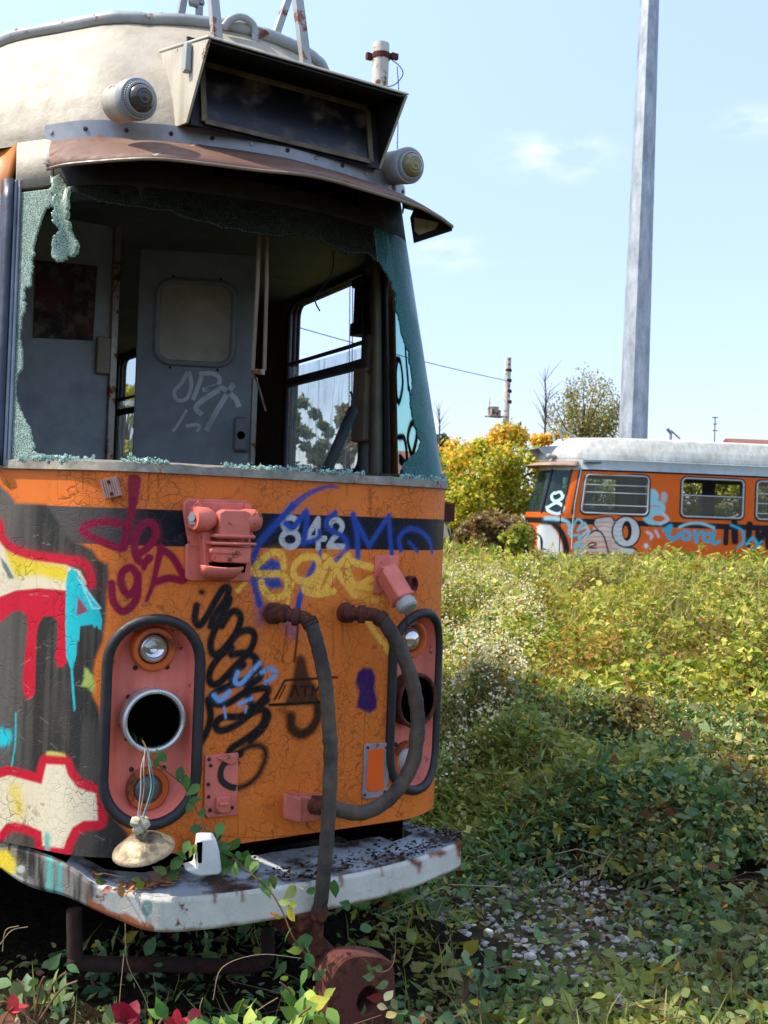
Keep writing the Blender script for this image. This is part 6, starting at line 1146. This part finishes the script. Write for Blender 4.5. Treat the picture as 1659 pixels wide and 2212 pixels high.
# ------------------------------------------------------------------ trees and shrubs
m_bark = M('bark', '#5a4a3a', .9, var=.4, bump=.6, bs=30); m_treel = foliage_mat('tree_leaves', .4)
def tree(name, x, ytop, ybot, dpth, wpx, items, label, n=9000, lsz=.1, topitems=None, droop=False, blobs=26, seed=0, trunk=True, cat='tree', group=None):
    r = np.random.default_rng(100+seed); ptop = dep(x, ytop, dpth); pbot = dep(x, ybot, dpth); R_ = wpx/2./FPX*dpth; zt, zb = ptop[2], max(pbot[2], .3); base = np.array([ptop[0], ptop[1], ground_z(np.array(ptop[0]), np.array(ptop[1]))])
    H_ = (zt-zb)/2; cz = (zt+zb)/2; mb = MB(); top = np.array([ptop[0], ptop[1], zb+H_*1.3]); mb.tube(spline([base, base*.5+top*.5+[.04*R_, .05*R_, 0], top], 5), np.linspace(max(.03, R_*.08), R_*.02, 11), 8)
    bl = []
    for i in range(blobs):
        v = r.normal(size=3); v /= np.linalg.norm(v); v *= r.random()**.45*.92; c = np.array([ptop[0]+v[0]*R_, ptop[1]+v[1]*R_, cz+v[2]*H_]); bl.append((c, r.uniform(.16, .36)*R_)); st_ = base+np.array([0, 0, 1.])*max(.3, (c[2]-base[2])*r.uniform(.35, .7)); mb.tube(spline([st_, (st_+c)/2+[0, 0, .1*R_], c], 4), np.linspace(R_*.03, R_*.008, 9), 5)
    o = mb.build(name, m_bark, None, smooth=60); tag(o, label, cat, group)
    bi = r.integers(0, blobs, n); v = r.normal(size=(n, 3)); v /= np.linalg.norm(v, axis=1)[:, None]; rad = r.random(n)**.4; bc = np.array([b[0] for b in bl]); br = np.array([b[1] for b in bl]); sc = np.array([1, 1, 1.5 if droop else .8]); P = bc[bi]+v*(rad*br[bi])[:, None]*sc
    if droop: P[:, 2] -= r.random(n)**2*H_*.5
    w = np.array([w for h, w in items], float); cs = np.array([hx(h) for h, w in items]); cl = cs[r.choice(len(cs), n, p=w/w.sum())]*(.75+.5*r.random((n, 1)))*(.8+.45*np.random.default_rng(seed).random(blobs)[bi][:, None])
    if topitems is not None: tw = np.array([w for h, w in topitems], float); ts = np.array([hx(h) for h, w in topitems]); tcl = ts[r.choice(len(ts), n, p=tw/tw.sum())]*(.8+.4*r.random((n, 1))); f = np.clip((P[:, 2]-(cz+.2*H_))/(.9*H_)+.35*np.sin(bi*2.3), 0, 1)[:, None]; f = (r.random((n, 1)) < f); cl = np.where(f, tcl, cl)
    d = r.normal(size=(n, 3)); d[:, 2] -= 1.2 if droop else .3; nr = v+r.normal(0, .5, (n, 3))+[0, 0, .4]
    V, F, c = leaves(P, d, nr, lsz*(.6+.8*r.random(n)), cl, LEAF4); raw('crown', V, F, m_treel, o, cols=c); return o
MAPLE = [('#c4c03c', 4), ('#a2b040', 4), ('#dcc440', 3), ('#7e943c', 3), ('#d0ac3c', 2)]; MTOP = [('#f0b440', 4), ('#e4963a', 3), ('#e0c044', 3)]
tree('maple_tree', 1075, 897, 1170, 24., 270, MAPLE, 'yellow and orange autumn maple between the near tram and the far one', 15000, .095, MTOP, seed=1, blobs=46)
tree('maple_tree', 985, 985, 1175, 25., 130, MAPLE+[('#b08038', 3)], 'smaller golden bush just right of the near tram', 6000, .1, seed=2)
tree('birch_tree', 1266, 798, 1010, 40., 185, [('#96924c', 4), ('#a8a058', 4), ('#7c7c42', 3), ('#c0b064', 2)], 'olive birch with drooping branches left of the tall mast', 9500, .085, droop=True, seed=3, blobs=26)
tree('maple_tree', 1195, 915, 1030, 27., 95, MTOP+[('#b8b03c', 4)], 'orange treetop peeping over the far tram left of the birch', 4200, .1, seed=4, blobs=10)
tree('shrub', 1075, 1100, 1200, 19., 175, [('#8a6a4c', 3), ('#7a6a40', 3), ('#948450', 4), ('#94603c', 1)], 'reddish brown bush in front of the yellow maple', 6500, .075, seed=5, cat='bush')
tree('shrub', 1118, 1135, 1200, 18., 70, [('#8c9a34', 4), ('#a8ac3c', 3), ('#7a5a44', 1)], 'bright green low bush left of the nose of the far tram', 2600, .075, seed=6, cat='bush')
tree('shrub', 962, 925, 1000, 46., 52, [('#4f5c40', 4), ('#5c6648', 3), ('#6e6c50', 2)], 'small grey green tree at the horizon right of the near tram', 2200, .12, seed=7)
def sapling(x, y0, y1, dpth, label, n=9, seed=3):
    r = np.random.default_rng(seed); mb = MB(); p, q = dep(x, y1, dpth), dep(x, y0, dpth); p0 = p.copy(); p0[2] = .2; L = np.linalg.norm(q-p); mb.tube([p0, p, (p+q)/2+[.05, 0, 0], q], [.05, .035, .02, .006], 6)
    for i in range(n*3): a = p+(q-p)*r.uniform(0, .85); v = r.normal(size=3); v[2] = abs(v[2])+1.2; v /= np.linalg.norm(v); l = L*r.uniform(.15, .45); mb.tube([a, a+v*l*.5+[.02, 0, .03], a+v*l], [.011, .008, .004], 4)
    return tag(mb.build('bare_tree', m_bark, None, smooth=60), label, 'tree')
sapling(1177, 795, 940, 30., 'bare leafless sapling between the banded pole and the birch'); sapling(948, 870, 970, 44., 'bare twiggy treetop beside the near tram at the horizon', 7, 5); 
YG = [('#a8a440', 4), ('#8c9440', 4), ('#6f7c38', 3), ('#b8a848', 2)]
for i, (x, yt, w, lab) in enumerate(((1250, 985, 190, 'yellow green shrub seen through the front side window of the far tram'), (1400, 1000, 190, 'bushy shrub behind the blank panel between the far tram windows'), (1530, 985, 190, 'yellow green shrub seen through the second window of the far tram'), (1680, 1005, 190, 'yellow green shrub seen through the rightmost window of the far tram'))):
    tree('shrub', x, yt, 1150, 33., w, YG, lab, 5500, .12, seed=20+i, cat='bush', group='shrubs behind the far tram')
for i, (x, yt, w, dd, it, lab) in enumerate(((622, 815, 110, 26., [('#5c6a40', 4), ('#6f7a48', 3), ('#8a8a50', 1)], 'olive tree seen at the left of the cab side window'), (692, 850, 70, 26., [('#66744c', 4), ('#7c8456', 2)], 'small rounded tree in the middle of the cab side window'), (758, 800, 60, 22., [('#7a6a50', 3), ('#6a7048', 3), ('#b05a44', 1)], 'thin reddish tree at the right of the cab side window'), (275, 775, 200, 26., YG+[('#c8c048', 3)], 'yellow tree seen through the gap beside the cab door'))):
    tree('yard_tree', x, yt, 1110, dd, w, it, lab, 5000, .12, seed=40+i)
# far belt of trees and houses
n = 26000; x = rng.uniform(-160, 260, n); tq = rng.uniform(78, 95, n); R2_ = np.array([F2[1], -F2[0]]); bx = EYE[0]+tq*F2[0]+x*R2_[0]*.6; by = EYE[1]+tq*F2[1]+x*R2_[1]*.6; hb = 3.2*(.5+fbm(x*.12, x*.03)); z = hb*rng.random(n)**.6
V, F, c = leaves(np.stack([bx, by, z], -1), rdir(n, 0), rdir(n, .5), .5*(.6+.8*rng.random(n)), pal(n, [('#5c6440', 4), ('#747a4c', 3), ('#8a8450', 2)]), LEAF4); tag(raw('distant_trees', V, F, m_treel, cols=c), 'distant belt of trees along the horizon', None, None, 'stuff')
def house(x0, x1, yr, dpth, label, wall, roofc):
    a, b = dep(x0, yr, dpth), dep(x1, yr, dpth); d = b-a; d[2] = 0; L = np.linalg.norm(d); d /= L; nn = np.array([-d[1], d[0], 0]); m = (a+b)/2; h = m[2]-.9; O = thing('house', (m[0], m[1], 0), label, 'house')
    mb = MB(); mb.box((m[0]+nn[0]*4, m[1]+nn[1]*4, h/2), (L, 7.6, h), [d, nn, [0, 0, 1]]); mb.build('wall', M('house_wall', wall, .8, var=.1), O)
    mb = MB(); z0, z1 = h, m[2]+.6; A = [m-d*(L/2+.3)-nn*.3, m+d*(L/2+.3)-nn*.3, m+d*(L/2+.3)+nn*8.3, m-d*(L/2+.3)+nn*8.3]; A = [np.array([p[0], p[1], z0+.01]) for p in A]; r0_ = (A[0]+A[3])/2; r1_ = (A[1]+A[2])/2; r0_[2] = r1_[2] = z1; mb.add(A+[r0_, r1_], [(0, 1, 5, 4), (2, 3, 4, 5), (0, 4, 3), (1, 2, 5), (3, 2, 1, 0)]); mb.build('roof', M('house_roof', roofc, .8, var=.25), O)
    for k in (-.3, 0., .3): mb = MB(); mb.box(m+d*L*k-np.array([0, 0, 1.9])+nn*.19, (1., .04, 1.2), [d, nn, [0, 0, 1]]); mb.build('window', m_blackfr, O)
house(830, 992, 990, 60., 'cream house with red tiled roof right of the near tram', '#c8bca0', '#a8503c')
house(1625, 1790, 962, 62., 'house with brown tiled roof above the far tram at the right edge', '#b8a890', '#7a4a38')
mb = MB(); p = dep(1449, 935, 45.); p0 = p.copy(); p0[2] = .2; mb.tube([p0, p], .06, 6); mb.tube([p, dep(1441, 926, 45.)], .07, 6); mb.tube([p+[0, 0, .1], dep(1469, 948, 45.)], .04, 6); tag(mb.build('street_lamp', m_galv, None), 'small street lamp sticking up behind the far tram roof', 'street lamp')
mb = MB(); p = dep(1545, 900, 60.); p0 = p.copy(); p0[2] = .2; mb.tube([p0, p], .03, 5)
for y, w in ((902, 14), (916, 8), (930, 11)): c = dep(1545, y, 60.); mb.tube([c-IMX*w/FPX*60/2, c+IMX*w/FPX*60/2], .025, 4)
tag(mb.build('roof_antenna', m_blackfr, None), 'thin television antenna on the skyline right of the mast', 'antenna')
